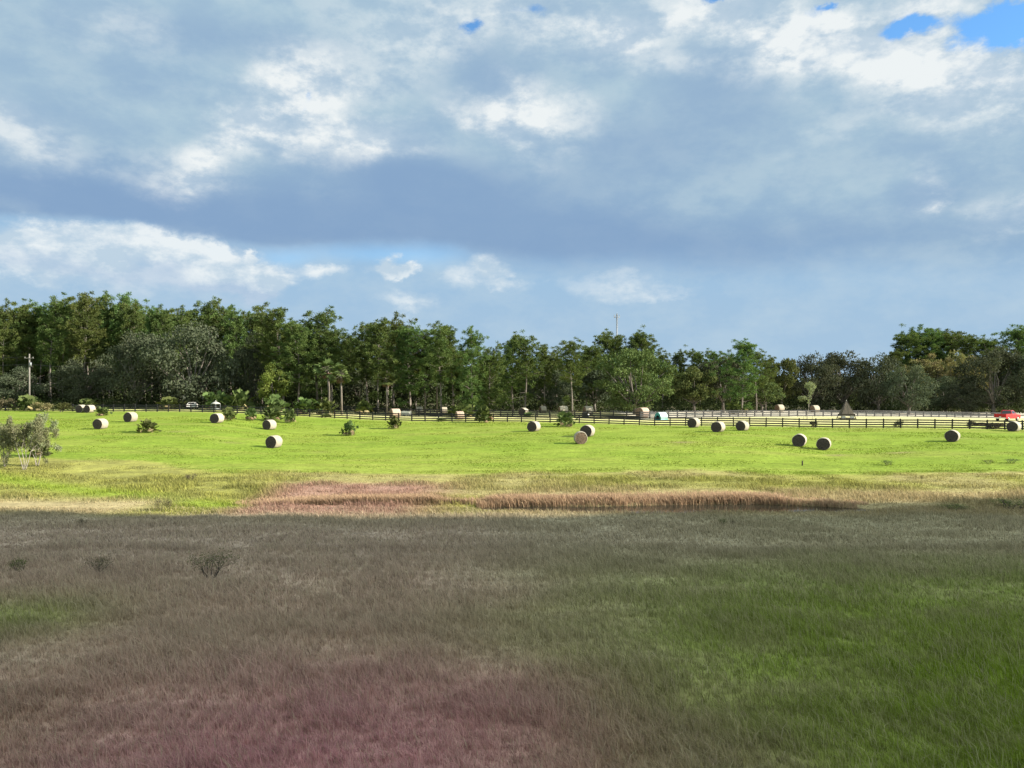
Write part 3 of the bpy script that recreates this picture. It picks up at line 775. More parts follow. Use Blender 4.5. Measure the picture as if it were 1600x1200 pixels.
def twiggy_meshes(seed, H=6.0, stems=3, nleaf=1500, leaf=.09, mat='pale', bark='white_bark', spread=.5, r0=.09):
    """open shrub or sapling: forking pale stems with small leaves on the twigs"""
    rng = np.random.default_rng(seed); py = random.Random(seed); tr = MB(); tips = []
    def grow(p, d, L, r, lev):
        q = p + d * L * .5 + Vector(rng.normal(0, .04 * L, 3)); e = p + d * L + Vector(rng.normal(0, .07 * L, 3))
        tr.tube([p, q, e], [r, r * .8, r * .6], 5 if lev < 2 else 3, False)
        if lev >= 1: tips.extend([(q, d), (e, d), (e.lerp(q, .5), d)])
        if lev < 4:
            for _ in range(2 + (py.random() < .5)):
                v = Vector(rng.normal(0, spread, 3)); v.z += .12
                grow(e, (d + v).normalized(), L * py.uniform(.55, .82), r * .58, lev + 1)
    for s in range(stems):
        az = 6.28 * s / stems + py.uniform(-.4, .4)
        grow(Vector((math.cos(az) * .12, math.sin(az) * .12, -.1)), Vector((math.cos(az) * .3, math.sin(az) * .3, 1)).normalized(), H * .36, r0, 0)
    t = np.array([tuple(p) for p, d in tips]); k = rng.integers(0, len(t), nleaf)
    c = t[k] + rng.normal(0, .13, (nleaf, 3)); a, b = rand_axes(rng, nleaf, rng.uniform(.7, 1.4, nleaf) * leaf, rng.uniform(.3, .6, nleaf) * leaf, .3)
    return leaves_mesh('shrub_leaves', c, a, b, M[mat]), tr.mesh('shrub_stems', M[bark])

PINE = [pine_meshes(101 + i, 24, cs, sp, nb, low) for i, (cs, sp, nb, low) in enumerate(((.42, 3.9, 44, 4), (.48, 3.7, 38, 5), (.34, 4.4, 52, 3), (.52, 3.9, 36, 6), (.42, 3.4, 42, 4), (.26, 4.7, 56, 2)))]
LOWPINE = [pine_meshes(131 + i, 22, .12, 4.6, 64, 0, 60) for i in range(2)]
OAK = [broad_meshes(201 + i, 14, 9.0, .16, 64, 200, 'oak', 'oakbark', .23, 60, 0, 1.0, (.13, .26), .78, .50, .44) for i in range(4)]
DARK = [broad_meshes(221 + i, 12, 6.5, .2, 40, 170, m_, 'oakbark', .26, 0) for i, m_ in enumerate(('olive', 'oak', 'olive'))]
CEDAR = [broad_meshes(231, 13, 9.5, .12, 90, 260, 'cedar', 'oakbark', .22, 0, 0, 1.3, (.10, .20), .5, .50, .44)]
RUST = [broad_meshes(241 + i, 15, 4.2, .25, 40, 110, 'rust', 'bark', .22, 0, 0, 1.8) for i in range(2)]
YOUNG = [broad_meshes(251, 9, 3.4, .12, 36, 130, 'fresh', 'bark', .2, 0, 0, 1.5)]
PALM = [palm_meshes(301 + i) for i in range(3)]
PMTO = [palmetto_meshes(321 + i, 2.0, 1.25) for i in range(4)]

_tops = {}
def top_z(me):
    if me.name not in _tops:
        c = np.empty(len(me.vertices) * 3, np.float32); me.vertices.foreach_get('co', c); _tops[me.name] = float(np.quantile(c[2::3], .9985))
    return _tops[me.name]
def plant(name, meshes, parts, H0, loc, H, label, cat, group=None, wid=1.0, rz=None, rng=random.Random(5)):
    o = thing(name, label, cat, loc, rng.uniform(0, 6.28) if rz is None else rz, group)
    H0 = max(top_z(m_) for m_ in meshes if m_ is not None)
    s = H / H0; o.scale = (s * wid, s * wid, s)
    for me, nm in zip(meshes, parts):
        if me is not None: link_mesh(nm, me, o)
    return o
def px_height(px, top, Y):
    p = P(px, Y)
    return p, CAMZ + (600 - top) / F * Y - p.z
rt = random.Random(77)
def pine(px, top, Y, label, group=None, v=None, wid=None, fam=PINE, H0=24.0, name='pine_tree'):
    p, H = px_height(px, top, Y); k = rt.randrange(len(fam)) if v is None else v
    return plant(name, fam[k], ('crown', 'trunk'), H0 * .985 + .35, p, H, label, 'pine tree', group, wid or rt.uniform(1.0, 1.3), None, rt)
def broad(px, top, Y, halfpx, label, cat='oak tree', fam=OAK, H0=14.0, W0=9.0, v=None, group=None, name='oak_tree'):
    p, H = px_height(px, top, Y); k = rt.randrange(len(fam)) if v is None else v
    o = plant(name, fam[k], ('crown', 'trunk'), H0 * .93, p, H, label, cat, group, 1.0, None, rt)
    w = halfpx * Y / F / (W0 * .98) ; o.scale = (w, w, o.scale.z)
    return o

LW = 'pines of the crowded wood behind the dark oaks'
LWL = 'tall slender pine crowded into the dense wood behind the utility pole and dark oaks'
for px, top in ((-70, 468), (-45, 474), (-22, 466), (4, 468), (26, 469), (46, 479), (63, 470), (79, 459), (98, 467), (115, 461), (133, 455), (153, 454), (174, 470), (196, 456), (215, 469), (238, 478),
                (259, 476), (280, 483), (300, 478), (321, 463), (346, 469), (369, 480), (390, 483), (409, 486)):
    pine(px, top, rt.uniform(180, 200), LWL, LW, v=rt.choice((0, 1, 3, 4, 1)), wid=rt.uniform(.85, 1.1))
for px in range(-80, 430, 17):
    pine(px + rt.uniform(-6, 6), np.interp(px, [0, 100, 200, 300, 430], [484, 474, 472, 482, 497]) + rt.uniform(0, 14), rt.uniform(205, 235), LWL, LW, v=rt.choice((0, 1, 3, 4)))
for px, top, Y, v, label in (
    (441, 474, 170, 0, 'tall pine with rounded crown on the skyline behind the light green young tree'),
    (467, 491, 166, 2, 'broad bright green pine beside the taller pair above the cabbage palms'),
    (494, 478, 172, 1, 'tall pine with a lone rounded top behind the cabbage palms'),
    (424, 498, 176, 4, 'slim pine half hidden at the edge of the dark oaks'),
    (517, 502, 168, 2, 'bright green pine hanging over the paired cabbage palms'),
    (546, 513, 186, 3, 'small pine top filling the dip in the skyline past the paired palms'),
    (573, 501, 170, 4, 'narrow pine at the near edge of the gap above the cabbage palms'),
    (591, 496, 163, 0, 'pine with a pale forked trunk above the single cabbage palm'),
    (614, 489, 176, 3, 'highest pine of the middle clump, with a round dark top'),
    (640, 506, 168, 5, 'spreading pine just past the highest pine of the middle clump'),
    (663, 515, 172, 1, 'lower pine between the middle clump and the bare-trunked pair'),
    (688, 508, 163, 4, 'pine with a long bare trunk behind the white trough'),
    (706, 503, 172, 0, 'tall pine peaking above the bare-trunked pine by the trough'),
    (800, 516, 176, 2, 'pine past the dip in the skyline, right of the bushy low pine'),
    (822, 520, 170, 1, 'pine with thin crown and visible trunk beside the dip in the skyline'),
    (850, 536, 178, 4, 'short pine between the thin pine and the long-trunked round pine'),
    (870, 547, 186, 3, 'small dark pine behind the long bare trunk'),
    (893, 527, 156, 1, 'round-topped pine on a long pale bare trunk behind the middle fence'),
    (917, 531, 176, 2, 'full pine joined to the round-topped one, next to the broad cedar'),
    (949, 514, 215, 3, 'dark pine just in front of the lattice mast'),
    (970, 519, 220, 0, 'dark pine peeping between mast and dome-shaped pine'),
    (994, 508, 212, 2, 'dome-shaped pine rising highest above the broad cedar'),
    (1014, 524, 216, 1, 'pine sloping off the shoulder of the dome-shaped pine'),
    (1036, 550, 196, 4, 'low pine in the saddle past the dome-shaped pine'),
    (1062, 546, 225, 0, 'pale far pine standing past the saddle in the skyline'),
    (1094, 540, 226, 2, 'flat-topped far pine above the dark rounded tree'),
    (1120, 545, 222, 1, 'far pine between the flat-topped pine and the spire pine'),
    (1141, 553, 200, 4, 'short dark pine leaning on the spire pine'),
    (1161, 530, 172, 5, 'spire pine with layered boughs down to the fence'),
    (1181, 545, 196, 1, 'pine behind the spire pine, a little lower'),
    (1197, 556, 206, 3, 'last low pine before the grey mossy oaks'),
):
    pine(px, top, Y, label, v=v, wid=1.35 if v in (2, 5, 1) else 1.2)
pine(738, 512, 158, 'bushy pine with boughs reaching the ground beside the dip in the skyline', v=0, fam=LOWPINE, H0=22.0, wid=1.05)
pine(766, 536, 162, 'smaller bushy pine tucked against the one reaching the ground', v=1, fam=LOWPINE, H0=22.0)
for px, top in ((1393, 540), (1417, 519), (1440, 508), (1462, 508), (1481, 513), (1501, 514), (1522, 518), (1544, 525), (1563, 533), (1587, 508), (1612, 512), (1640, 510), (1665, 516)):
    pine(px, top, rt.uniform(250, 272), 'dark dense pine on the skyline above the rusty trees and mossy oaks', 'dark pines behind the rusty trees', v=rt.choice((2, 5, 0)), wid=1.35)
# middle rows that close the wood, one label for what cannot be told apart
MID = 'pines inside the wood behind the front trees'
for px in list(range(430, 935, 21)):
    pine(px + rt.uniform(-8, 8), np.interp(px, [430, 500, 545, 610, 700, 780, 850, 935], [500, 505, 530, 512, 525, 552, 553, 545]) + rt.uniform(0, 14), rt.uniform(196, 228),
         'plain pine standing deep in the wood behind the middle clump', MID, wid=1.15)
# oaks and other broad trees
for px, top, Y, hw, label, fam, H0, W0, v in (
    (215, 520, 172, 62, 'dark oak with heavy crown nearest the utility pole', OAK, 14, 9, 0),
    (298, 503, 168, 76, 'largest dark grey-green oak, its crown reaching down to the fence', OAK, 14, 9, 1),
    (392, 520, 176, 42, 'dark oak squeezed between the largest oak and the light green young tree', OAK, 14, 9, 2),
    (130, 560, 176, 48, 'low dark oak under the pines beside the utility pole', OAK, 14, 9, 3),
    (30, 572, 178, 44, 'low dark oak under the pines behind the fence palmettos', OAK, 14, 9, 2),
    (-60, 560, 178, 50, 'dark oak at the very end of the wood past the utility pole', OAK, 14, 9, 1),
    (1130, 560, 190, 44, 'dark rounded tree between the broad cedar and the spire pine', DARK, 12, 6.5, 1),
    (1085, 572, 186, 40, 'olive tree leaning out from the broad cedar', DARK, 12, 6.5, 0),
    (1222, 560, 214, 34, 'low yellowish green tree beside the pale sapling', DARK, 12, 6.5, 2),
    (1190, 590, 200, 34, 'small dark tree at the foot of the spire pine', DARK, 12, 6.5, 0),
    (1268, 553, 216, 46, 'grey mossy oak directly behind the pale sapling', OAK, 14, 9, 2),
    (1318, 549, 220, 52, 'grey mossy oak behind the wooden pyramid', OAK, 14, 9, 0),
    (1372, 554, 216, 48, 'grey mossy oak just past the wooden pyramid', OAK, 14, 9, 1),
    (1420, 572, 208, 40, 'low grey oak with crown touching the back fence', OAK, 14, 9, 3),
    (1478, 588, 228, 44, 'shadowy oak below the rusty trees', OAK, 14, 9, 2),
    (1552, 543, 214, 64, 'big grey oak behind the red pickup', OAK, 14, 9, 0),
    (1622, 548, 212, 60, 'grey oak overhanging the end of the wood past the pickup', OAK, 14, 9, 1),
    (1510, 600, 214, 36, 'low dark oak between the rusty trees and the pickup', OAK, 14, 9, 3),
    (860, 580, 184, 46, 'dark oak in the shade behind the long bare pine trunk', OAK, 14, 9, 3),
    (650, 575, 186, 40, 'dark leafy tree in the shade behind the white trough', DARK, 12, 6.5, 1),
    (560, 580, 184, 36, 'dark leafy tree in the shade between the cabbage palms', DARK, 12, 6.5, 1),
    (470, 590, 182, 36, 'dark leafy tree in the shade behind the fence palmettos', DARK, 12, 6.5, 0),
):
    broad(px, top, Y, hw, label, 'oak tree' if fam is OAK else 'tree', fam, H0, W0, v, name='oak_tree' if fam is OAK else 'leafy_tree')
broad(992, 545, 164, 72, 'broad spreading cedar-like tree behind the pale hay bale and teal hutch', 'tree', CEDAR, 13, 9.5, 0, name='spreading_tree')
broad(930, 575, 176, 40, 'dark low tree at the edge of the broad cedar', 'tree', DARK, 12, 6.5, 1, name='leafy_tree')
broad(426, 568, 160, 26, 'light green young tree by the fence in front of the dark oaks', 'tree', YOUNG, 9, 3.4, 0, name='young_tree')
broad(1430, 562, 240, 30, 'yellowish thin tree beside the mossy oaks on the skyline', 'tree', RUST, 15, 4.2, 0, name='cypress_tree')
for k, (px, top, hw) in enumerate(((1456, 553, 24), (1488, 548, 26), (1518, 556, 24))):
    broad(px, top, 240, hw, ('thin rusty brown tree nearest the low grey oak', 'tallest thin rusty brown tree under the dark pines', 'thin rusty brown tree nearest the big grey oak')[k], 'tree', RUST, 15, 4.2, k % 2, name='cypress_tree')
for k, (px, top, by, v, label) in enumerate(((515, 560, 640, 0, 'cabbage palm leaning behind its twin by the fence palmettos'), (534, 568, 641, 1, 'cabbage palm with brown hanging skirt, front one of the pair'),
        (605, 580, 644, 2, 'lone cabbage palm behind the middle fence'), (683, 556, 640, 1, 'dark cabbage palm among the pine trunks behind the pinkish bales'))):
    p = P(px, (158, 154, 158, 172)[k]); H = CAMZ + (600 - top) / F * p.y - p.z
    plant('cabbage_palm', PALM[v], ('crown', 'trunk', 'dry_fronds'), 8.5, p, H, label, 'palm tree', None, 1.1 if k != 3 else .9)

# palmettos and fence-line bushes: px, base y, height px, half width px
for k, (px, by, hp, hw, label) in enumerate((
    (231, 676, 21, 16, 'low spiky palmetto alone on the grass between two bales by the dark oaks'),
    (545, 681, 24, 12, 'lone palmetto on open grass, farthest out from the fence'),
    (616, 670, 21, 13, 'palmetto on the grass just in front of the fence by the pinkish bale'),
    (756, 660, 28, 18, 'large dark palmetto against the fence below the bushy pine'),
    (885, 667, 24, 16, 'green palmetto in front of the fence near two crossing bales'),
    (160, 650, 15, 11, 'small palmetto beside the pair of far bales'),
    (357, 657, 22, 12, 'palmetto just behind the bale by the fence feeder'),
    (392, 657, 21, 11, 'palmetto between the fence feeder and the bale with cream side'),
    (424, 657, 23, 17, 'wide palmetto behind the bale with cream side'),
    (453, 661, 24, 11, 'palmetto with pale dry leaves at the end of the fence clump'))):
    p = at(px, by, 90, 180); H = hp * p.y / F
    o = plant('palmetto', PMTO[k % 4], ('fronds', 'dry_fronds', 'stems'), 1.9, p, H, label, 'palmetto', 'palmettos on the pasture'); w = hw * p.y / F / 1.35; o.scale = (w, w, o.scale.z)
for k, (px, Y, hp, hw, label) in enumerate((
    (478, 150, 30, 24, 'tall palmetto clump behind the fence below the bright pines'),
    (508, 151, 32, 22, 'palmetto clump behind the fence at the foot of the paired palms'),
    (568, 158, 26, 18, 'palmetto clump behind the fence between twin palms and lone palm'),
    (372, 158, 38, 24, 'tall palmetto thicket behind the fence under the squeezed dark oak'),
    (340, 160, 34, 22, 'palmetto thicket behind the domed feeder at the largest oak'),
    (428, 152, 34, 20, 'palmetto thicket at the foot of the light green young tree'),
    (265, 160, 24, 20, 'palmetto under the largest oak near the white car'),
    (45, 158, 28, 20, 'green palmetto at the foot of the utility pole'),
    (720, 148, 26, 24, 'palmetto behind the fence under the bushy pine'),
    (1150, 178, 24, 20, 'palmetto at the foot of the spire pine behind the back fence'),
    (825, 150, 10, 9, 'tiny palmetto in front of the bale between the fences'),
    (138, 162, 20, 16, 'palmetto behind the pair of far bales'))):
    p = P(px, Y); H = hp * .88 * Y / F
    o = plant('palmetto', PMTO[(k + 1) % 4], ('fronds', 'dry_fronds', 'stems'), 1.9, p, H, label, 'palmetto', 'palmettos behind the fence', .9); w = hw * Y / F / 1.35; o.scale = (w, w, o.scale.z)
# small leafy bushes along the fence
BUSH = [twiggy_meshes(401 + i, 1.6, 5, 1500, .10, m_, 'oakbark', .6, .03) for i, m_ in enumerate(('olive', 'rust', 'weed'))]
for k, (px, by, hp, hw, v, label) in enumerate((
    (96, 644, 15, 14, 0, 'small leafy bush at the fence before the pair of far bales'),
    (64, 643, 16, 14, 1, 'brownish bush on the fence line near the utility pole'),
    (10, 642, 20, 16, 2, 'dull bush on the fence line farthest from the bales'),
    (1272, 668, 11, 6, 2, 'small dark bush behind the fence below the sapling'),
    (1405, 668, 11, 9, 2, 'small dark bush at the fence past the wooden pyramid'),
    (1517, 669, 12, 8, 2, 'dark bush at the fence near the pickup'),
    (1548, 669, 9, 26, 2, 'low wide bush added for the dark shadow in front of the pickup'),  # bush added to stand in for the shadow band by the truck
    (508, 653, 7, 8, 0, 'tiny green weed bush at the foot of the fence'),
    (690, 659, 6, 9, 0, 'tiny weed bush at the fence by the large palmetto'))):
    p = at(px, by, 100, 180); H = hp * p.y / F
    o = plant('bush', BUSH[v], ('leaves', 'stems'), 1.75, p, H, label, 'bush', None); w = hw * p.y / F / 1.1; o.scale = (w, w, o.scale.z)

# the pale open shrubs near the pond end, and the staked sapling
TW = [twiggy_meshes(421, 6.0, 4, 8500, .11, 'paleg', 'white_bark', .5, .06), twiggy_meshes(422, 6.0, 4, 8000, .11, 'paleg', 'white_bark', .55, .055), twiggy_meshes(423, 6.0, 6, 8000, .11, 'paleg', 'white_bark', .6, .05)]
for k, (px, by, top, v, wid, label) in enumerate(((38, 734, 650, 0, .62, 'pale-stemmed open shrub with forked trunk on the bank, front one'), (58, 728, 645, 1, .7, 'pale-stemmed open shrub standing behind the front one'),
                                     (8, 730, 655, 2, .55, 'grey leafless-looking shrub next to the pale-stemmed pair'))):
    p = at(px, by, 66, 100); H = (by - top) * p.y / F
    plant('open_shrub', TW[v], ('leaves', 'stems'), 6.0, p, H, label, 'shrub', None, wid * 1.2, .5 + k)
o = plant('palmetto', PMTO[0], ('fronds', 'dry_fronds', 'stems'), 1.9, at(62, 714, 66, 110), 2.0, 'dark palmetto half hidden behind the pale-stemmed shrubs', 'palmetto', 'palmettos on the pasture', .85)
sp_ = twiggy_meshes(431, 5.5, 1, 1500, .13, 'paleg', 'white_bark', .42, .06)
p = at(1261, 654.5, 125, 175)
sz_ = max(v.co.z for v in sp_[0].vertices)
plant('sapling', sp_, ('leaves', 'trunk'), sz_, p, 58 * p.y / F, 'pale thin sapling between three stakes by the back fence', 'sapling', None, .75, .3)
for k, (dx, lab) in enumerate(((-.85, 'support stake beside the pale sapling, nearest the teal hutch'), (-.35, 'middle support stake in front of the pale sapling'), (.9, 'support stake beside the pale sapling, nearest the pyramid'))):
    mb = MB(); mb.tube([(0, 0, -.15), (0, 0, .75)], [.04, .035], 6); mb.tube([(0, 0, .75), (0, 0, .8)], [.045, .02], 6)
    o = mb.build('stake', M['polewood']); q = (p.x + dx, p.y - .5); o.location = (*q, gz(*q)); tag(o, lab, 'stake', 'stakes round the sapling')

# undergrowth along the foot of the wood, and the deep wood behind the front rows: masses nobody could count
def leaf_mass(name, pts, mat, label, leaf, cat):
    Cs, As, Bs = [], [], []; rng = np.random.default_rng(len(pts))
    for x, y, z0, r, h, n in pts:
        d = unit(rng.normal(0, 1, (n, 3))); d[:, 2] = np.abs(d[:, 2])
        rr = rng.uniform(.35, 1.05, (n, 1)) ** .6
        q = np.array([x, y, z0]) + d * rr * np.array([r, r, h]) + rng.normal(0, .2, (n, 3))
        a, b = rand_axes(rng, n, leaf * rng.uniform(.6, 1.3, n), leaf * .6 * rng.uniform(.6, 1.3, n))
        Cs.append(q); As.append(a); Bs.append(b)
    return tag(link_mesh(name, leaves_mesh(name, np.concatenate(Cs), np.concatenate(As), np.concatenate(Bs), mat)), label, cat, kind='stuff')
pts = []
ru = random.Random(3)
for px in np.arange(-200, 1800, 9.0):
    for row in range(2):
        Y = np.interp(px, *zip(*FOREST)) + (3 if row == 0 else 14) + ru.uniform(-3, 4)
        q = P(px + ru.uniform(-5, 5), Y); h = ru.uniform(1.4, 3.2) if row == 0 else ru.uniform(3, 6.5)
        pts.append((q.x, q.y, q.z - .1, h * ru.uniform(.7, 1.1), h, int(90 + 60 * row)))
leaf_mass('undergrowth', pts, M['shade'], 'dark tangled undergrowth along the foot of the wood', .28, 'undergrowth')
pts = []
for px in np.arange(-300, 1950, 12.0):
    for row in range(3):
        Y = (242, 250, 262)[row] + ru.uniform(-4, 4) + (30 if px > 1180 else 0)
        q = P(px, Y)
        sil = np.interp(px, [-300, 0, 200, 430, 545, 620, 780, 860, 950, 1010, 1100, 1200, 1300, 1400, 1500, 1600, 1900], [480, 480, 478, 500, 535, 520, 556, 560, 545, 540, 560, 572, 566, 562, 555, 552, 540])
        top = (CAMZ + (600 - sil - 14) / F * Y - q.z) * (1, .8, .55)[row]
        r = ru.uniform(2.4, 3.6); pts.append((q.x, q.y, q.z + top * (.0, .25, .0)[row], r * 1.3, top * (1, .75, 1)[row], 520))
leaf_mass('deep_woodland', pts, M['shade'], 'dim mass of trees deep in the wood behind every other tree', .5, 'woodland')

# ------------------------------------------------------------------ hay bales
def bale_meshes(wrap, end, seed, R0=.75, L=1.25):
    rng = np.random.default_rng(seed); n = 44
    def ringp(y, r, dz=0):
        out = []
        for k in range(n):
            a = 2 * math.pi * k / n
            rr = r * (1 + .022 * math.sin(2 * a + seed) + .014 * math.sin(5 * a + seed * 3) + .008 * math.sin(11 * a + y * 7))
            x = rr * math.cos(a) * 1.015; z = rr * math.sin(a)
            if z < -.86 * R0: z = -.86 * R0 + (z + .86 * R0) * .15
            out.append((x, y, z + R0 * .875))
        return out
    def lathe(prof, caps):
        mb = MB(); rings = []
        for y, r in prof:
            rings.append(len(mb.v)); mb.v += ringp(y, r)
        for i in range(len(prof) - 1):
            for k in range(n):
                k2 = (k + 1) % n; mb.f.append((rings[i] + k, rings[i] + k2, rings[i + 1] + k2, rings[i + 1] + k)); mb.sm.append(True)
        if caps:
            c = len(mb.v); mb.v.append((0, prof[-1][0], R0 * .875))
            for k in range(n): mb.f.append((rings[-1] + k, rings[-1] + (k + 1) % n, c)); mb.sm.append(True)
        return mb
    h = L / 2
    ys = np.linspace(-h, h, 9)
    w = lathe([(-h + .0, R0 - .05)] + [(-h + .025, R0 - .012)] + [(y, R0 + .012 * math.sin(y * 9 + seed)) for y in ys[1:-1]] + [(h - .025, R0 - .012), (h, R0 - .05)], False)
    e1 = lathe([(-h + .004, R0 - .048), (-h + .012, R0 * .86), (-h - .015, R0 * .6), (-h - .03, R0 * .3), (-h - .02, R0 * .08)], True)
    e2 = lathe([(h - .004, R0 - .048), (h - .012, R0 * .86), (h + .015, R0 * .6), (h + .03, R0 * .3), (h + .02, R0 * .08)], True)
    return w.mesh('bale_wrap', M[wrap]), e1.mesh('bale_end', M[end]), e2.mesh('bale_end', M[end])
BALE = [bale_meshes('wrap', 'end', i) for i in range(3)]
BALEB = bale_meshes('wrap', 'end_brown', 5)
BALEP = [bale_meshes('wrap_pink', 'end_brown', 7), bale_meshes('wrap_pink', 'end_brown', 8)]
BALEC = bale_meshes('wrap', 'end_brown', 9)
def bale(px, py, Y, delta, label, meshes, size=None, group='round hay bales on the green pasture', axis=None):
    p = at(px, py, max(60, Y - 14), Y + 14) if py else P(px, Y)
    o = thing('hay_bale', label, 'hay bale', p, 0, group)
    az = math.atan2(p.x, p.y); psi = (az + R(delta)) if axis is None else R(axis)
    o.rotation_euler = (0, 0, -psi)
    s = (size * p.y / F / 1.40) if size else 1.0
    o.scale = (s, s, s)
    for me, nm in zip(meshes, ('wrap', 'cut_end', 'cut_end')): link_mesh(nm, me, o)
    return o
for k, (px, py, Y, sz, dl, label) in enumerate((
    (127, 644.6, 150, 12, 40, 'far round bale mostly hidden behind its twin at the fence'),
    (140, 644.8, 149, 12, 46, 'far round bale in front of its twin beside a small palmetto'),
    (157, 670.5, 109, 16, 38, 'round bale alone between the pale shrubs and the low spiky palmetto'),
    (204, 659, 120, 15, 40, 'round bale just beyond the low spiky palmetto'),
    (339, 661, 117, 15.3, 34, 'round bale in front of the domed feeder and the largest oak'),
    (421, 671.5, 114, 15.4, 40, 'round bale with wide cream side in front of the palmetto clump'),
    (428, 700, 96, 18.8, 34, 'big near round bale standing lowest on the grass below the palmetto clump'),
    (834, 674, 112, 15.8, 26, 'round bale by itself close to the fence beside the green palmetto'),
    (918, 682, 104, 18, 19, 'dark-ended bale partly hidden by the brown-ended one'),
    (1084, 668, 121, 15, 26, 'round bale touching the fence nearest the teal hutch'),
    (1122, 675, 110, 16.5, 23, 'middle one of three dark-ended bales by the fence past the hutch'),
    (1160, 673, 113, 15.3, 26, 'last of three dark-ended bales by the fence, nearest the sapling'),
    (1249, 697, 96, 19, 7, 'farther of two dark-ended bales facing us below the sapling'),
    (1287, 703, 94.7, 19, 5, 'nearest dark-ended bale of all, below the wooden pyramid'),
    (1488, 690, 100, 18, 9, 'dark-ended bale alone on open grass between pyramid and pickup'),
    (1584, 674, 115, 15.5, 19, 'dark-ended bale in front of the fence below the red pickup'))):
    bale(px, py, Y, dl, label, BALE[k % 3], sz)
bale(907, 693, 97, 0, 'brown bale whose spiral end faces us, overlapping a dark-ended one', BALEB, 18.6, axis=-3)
G2 = 'hay bales in the paddock behind the fence'
for px, Y, sz, ax, fam, label in (
    (617, 146, 15, 60, BALEP[0], 'pinkish weathered bale behind the fence above a palmetto'),
    (718, 142, 13, 70, BALEP[1], 'low pinkish bale behind the fence beside the large dark palmetto'),
    (655, 166, 11.5, 75, BALEC, 'cream bale behind the middle fence near the white trough'),
    (693, 168, 10.5, 70, BALEC, 'cream bale behind the middle fence below the bare pine trunks'),
    (818, 160, 12, 30, BALE[0], 'half hidden bale with dark end behind the tiny palmetto'),
    (848, 176, 10, 70, BALEC, 'small pale bale at the edge of the wood between two fences'),
    (880, 162, 14, 80, BALEC, 'pale bale behind the green palmetto at the long bare trunk'),
    (919, 162, 14, 74, BALEC, 'pale bale above the dark feed bin behind the middle fence'),
    (1004, 150, 16, 55, BALEP[0], 'large pinkish cream bale at the fence corner by the teal hutch'),
    (1218, 205, 11, 70, BALEC, 'cream bale behind the back fence nearest the teal hutch'),
    (1273, 205, 11, 70, BALEC, 'cream bale behind the back fence beside the sapling')):
    bale(px, None, Y, 0, label, fam, sz, G2, ax)

# ------------------------------------------------------------------ fences
def fence(path, spacing, label, name='board_fence', H=1.42, bw=.19, pw=.17):
    pts = [P(px, Y) for px, Y in path]
    seg = [0]
    for a, b in zip(pts, pts[1:]): seg.append(seg[-1] + math.hypot(b.x - a.x, b.y - a.y))
    n = int(seg[-1] / spacing); xs = np.interp(np.linspace(0, seg[-1], n + 1), seg, [p.x for p in pts]); ys = np.interp(np.linspace(0, seg[-1], n + 1), seg, [p.y for p in pts])
    zs = ground(xs, ys)
    root = thing(name, label, 'fence', (xs[0], ys[0], zs[0]))
    post = MB(); post.box((0, 0, H / 2 - .2), (pw, .17, H + .4)); post.box((0, 0, H + .03), (pw * .8, .13, .06)); pm = post.mesh('fence_post', M['fence'])
    rp = random.Random(n)
    for i in range(n + 1):
        o = link_mesh('post', pm, root); j = min(i, n - 1)
        o.location = (xs[i] - xs[0], ys[i] - ys[0], zs[i] - zs[0]); o.rotation_euler = (rp.gauss(0, .012), rp.gauss(0, .012), math.atan2(ys[j + 1] - ys[j], xs[j + 1] - xs[j]))
    for r in range(4):
        mb = MB()
        for i in range(n):
            a = Vector((xs[i] - xs[0], ys[i] - ys[0], zs[i] - zs[0])); b = Vector((xs[i + 1] - xs[0], ys[i + 1] - ys[0], zs[i + 1] - zs[0]))
            d = (b - a); L = d.length; ang = math.atan2(d.y, d.x); pit = math.asin(d.z / L)
            Mx = Matrix.Translation((a + b) / 2 + Vector((math.sin(ang) * .108, -math.cos(ang) * .108, .19 + r * .36 + rp.gauss(0, .012)))) @ Matrix.Rotation(ang, 4, 'Z') @ Matrix.Rotation(-pit + rp.gauss(0, .004), 4, 'Y')
            mb.box((0, 0, 0), (L - .012, .04, bw), M=Mx)
        mb.build('rail', M['fence'], root)
    return root
fence(NEAR_FENCE, 2.48, 'long black four-rail fence closing off the green pasture')
fence(MID_FENCE, 2.5, 'short black fence between the paddock and the wood, ending at the teal hutch', bw=.21, pw=.2)
fence(BACK_FENCE[:-1] + [(1566, 191.5)], 2.5, 'black fence curving away behind sapling and pyramid to the pickup', bw=.235, pw=.24)

# ------------------------------------------------------------------ small structures
# wooden pyramid
p = at(1322.5, 654.5, 125, 172); s = p.y / F
o = thing('wooden_pyramid', 'brown wooden pyramid shelter on legs between the two fences', 'shelter', p, R(-8))
W, Ht = 11.8 * s, 28.5 * s
def q4(f, z): return [(-W * f, -W * f, z), (W * f, -W * f, z), (W * f, W * f, z), (-W * f, W * f, z)]
zb = Ht * .24
mb = MB(); lo_, hi_ = q4(.80, zb), q4(.05, Ht * .97)
for k in range(4):
    a, b, c, d = Vector(lo_[k]), Vector(lo_[(k + 1) % 4]), Vector(hi_[(k + 1) % 4]), Vector(hi_[k])
    for j in range(7):
        f0, f1 = j / 7 + .012, (j + 1) / 7 - .012
        nrm = (b - a).cross(d - a).normalized() * (.012 * ((j * 5 + k) % 3))
        mb.face(a.lerp(b, f0) + nrm, a.lerp(b, f1) + nrm, d.lerp(c, f1) + nrm, d.lerp(c, f0) + nrm)
    mb.face(a - Vector((0, 0, 0)) , b, b * .985, a * .985)
mb.build('plank_roof', M['wood'], o)
inn = MB(); l2, h2 = q4(.76, zb + .02), q4(.03, Ht * .9)
for k in range(4): inn.face(l2[k], l2[(k + 1) % 4], h2[(k + 1) % 4], h2[k])
inn.build('roof_lining', M['darkwood'], o)
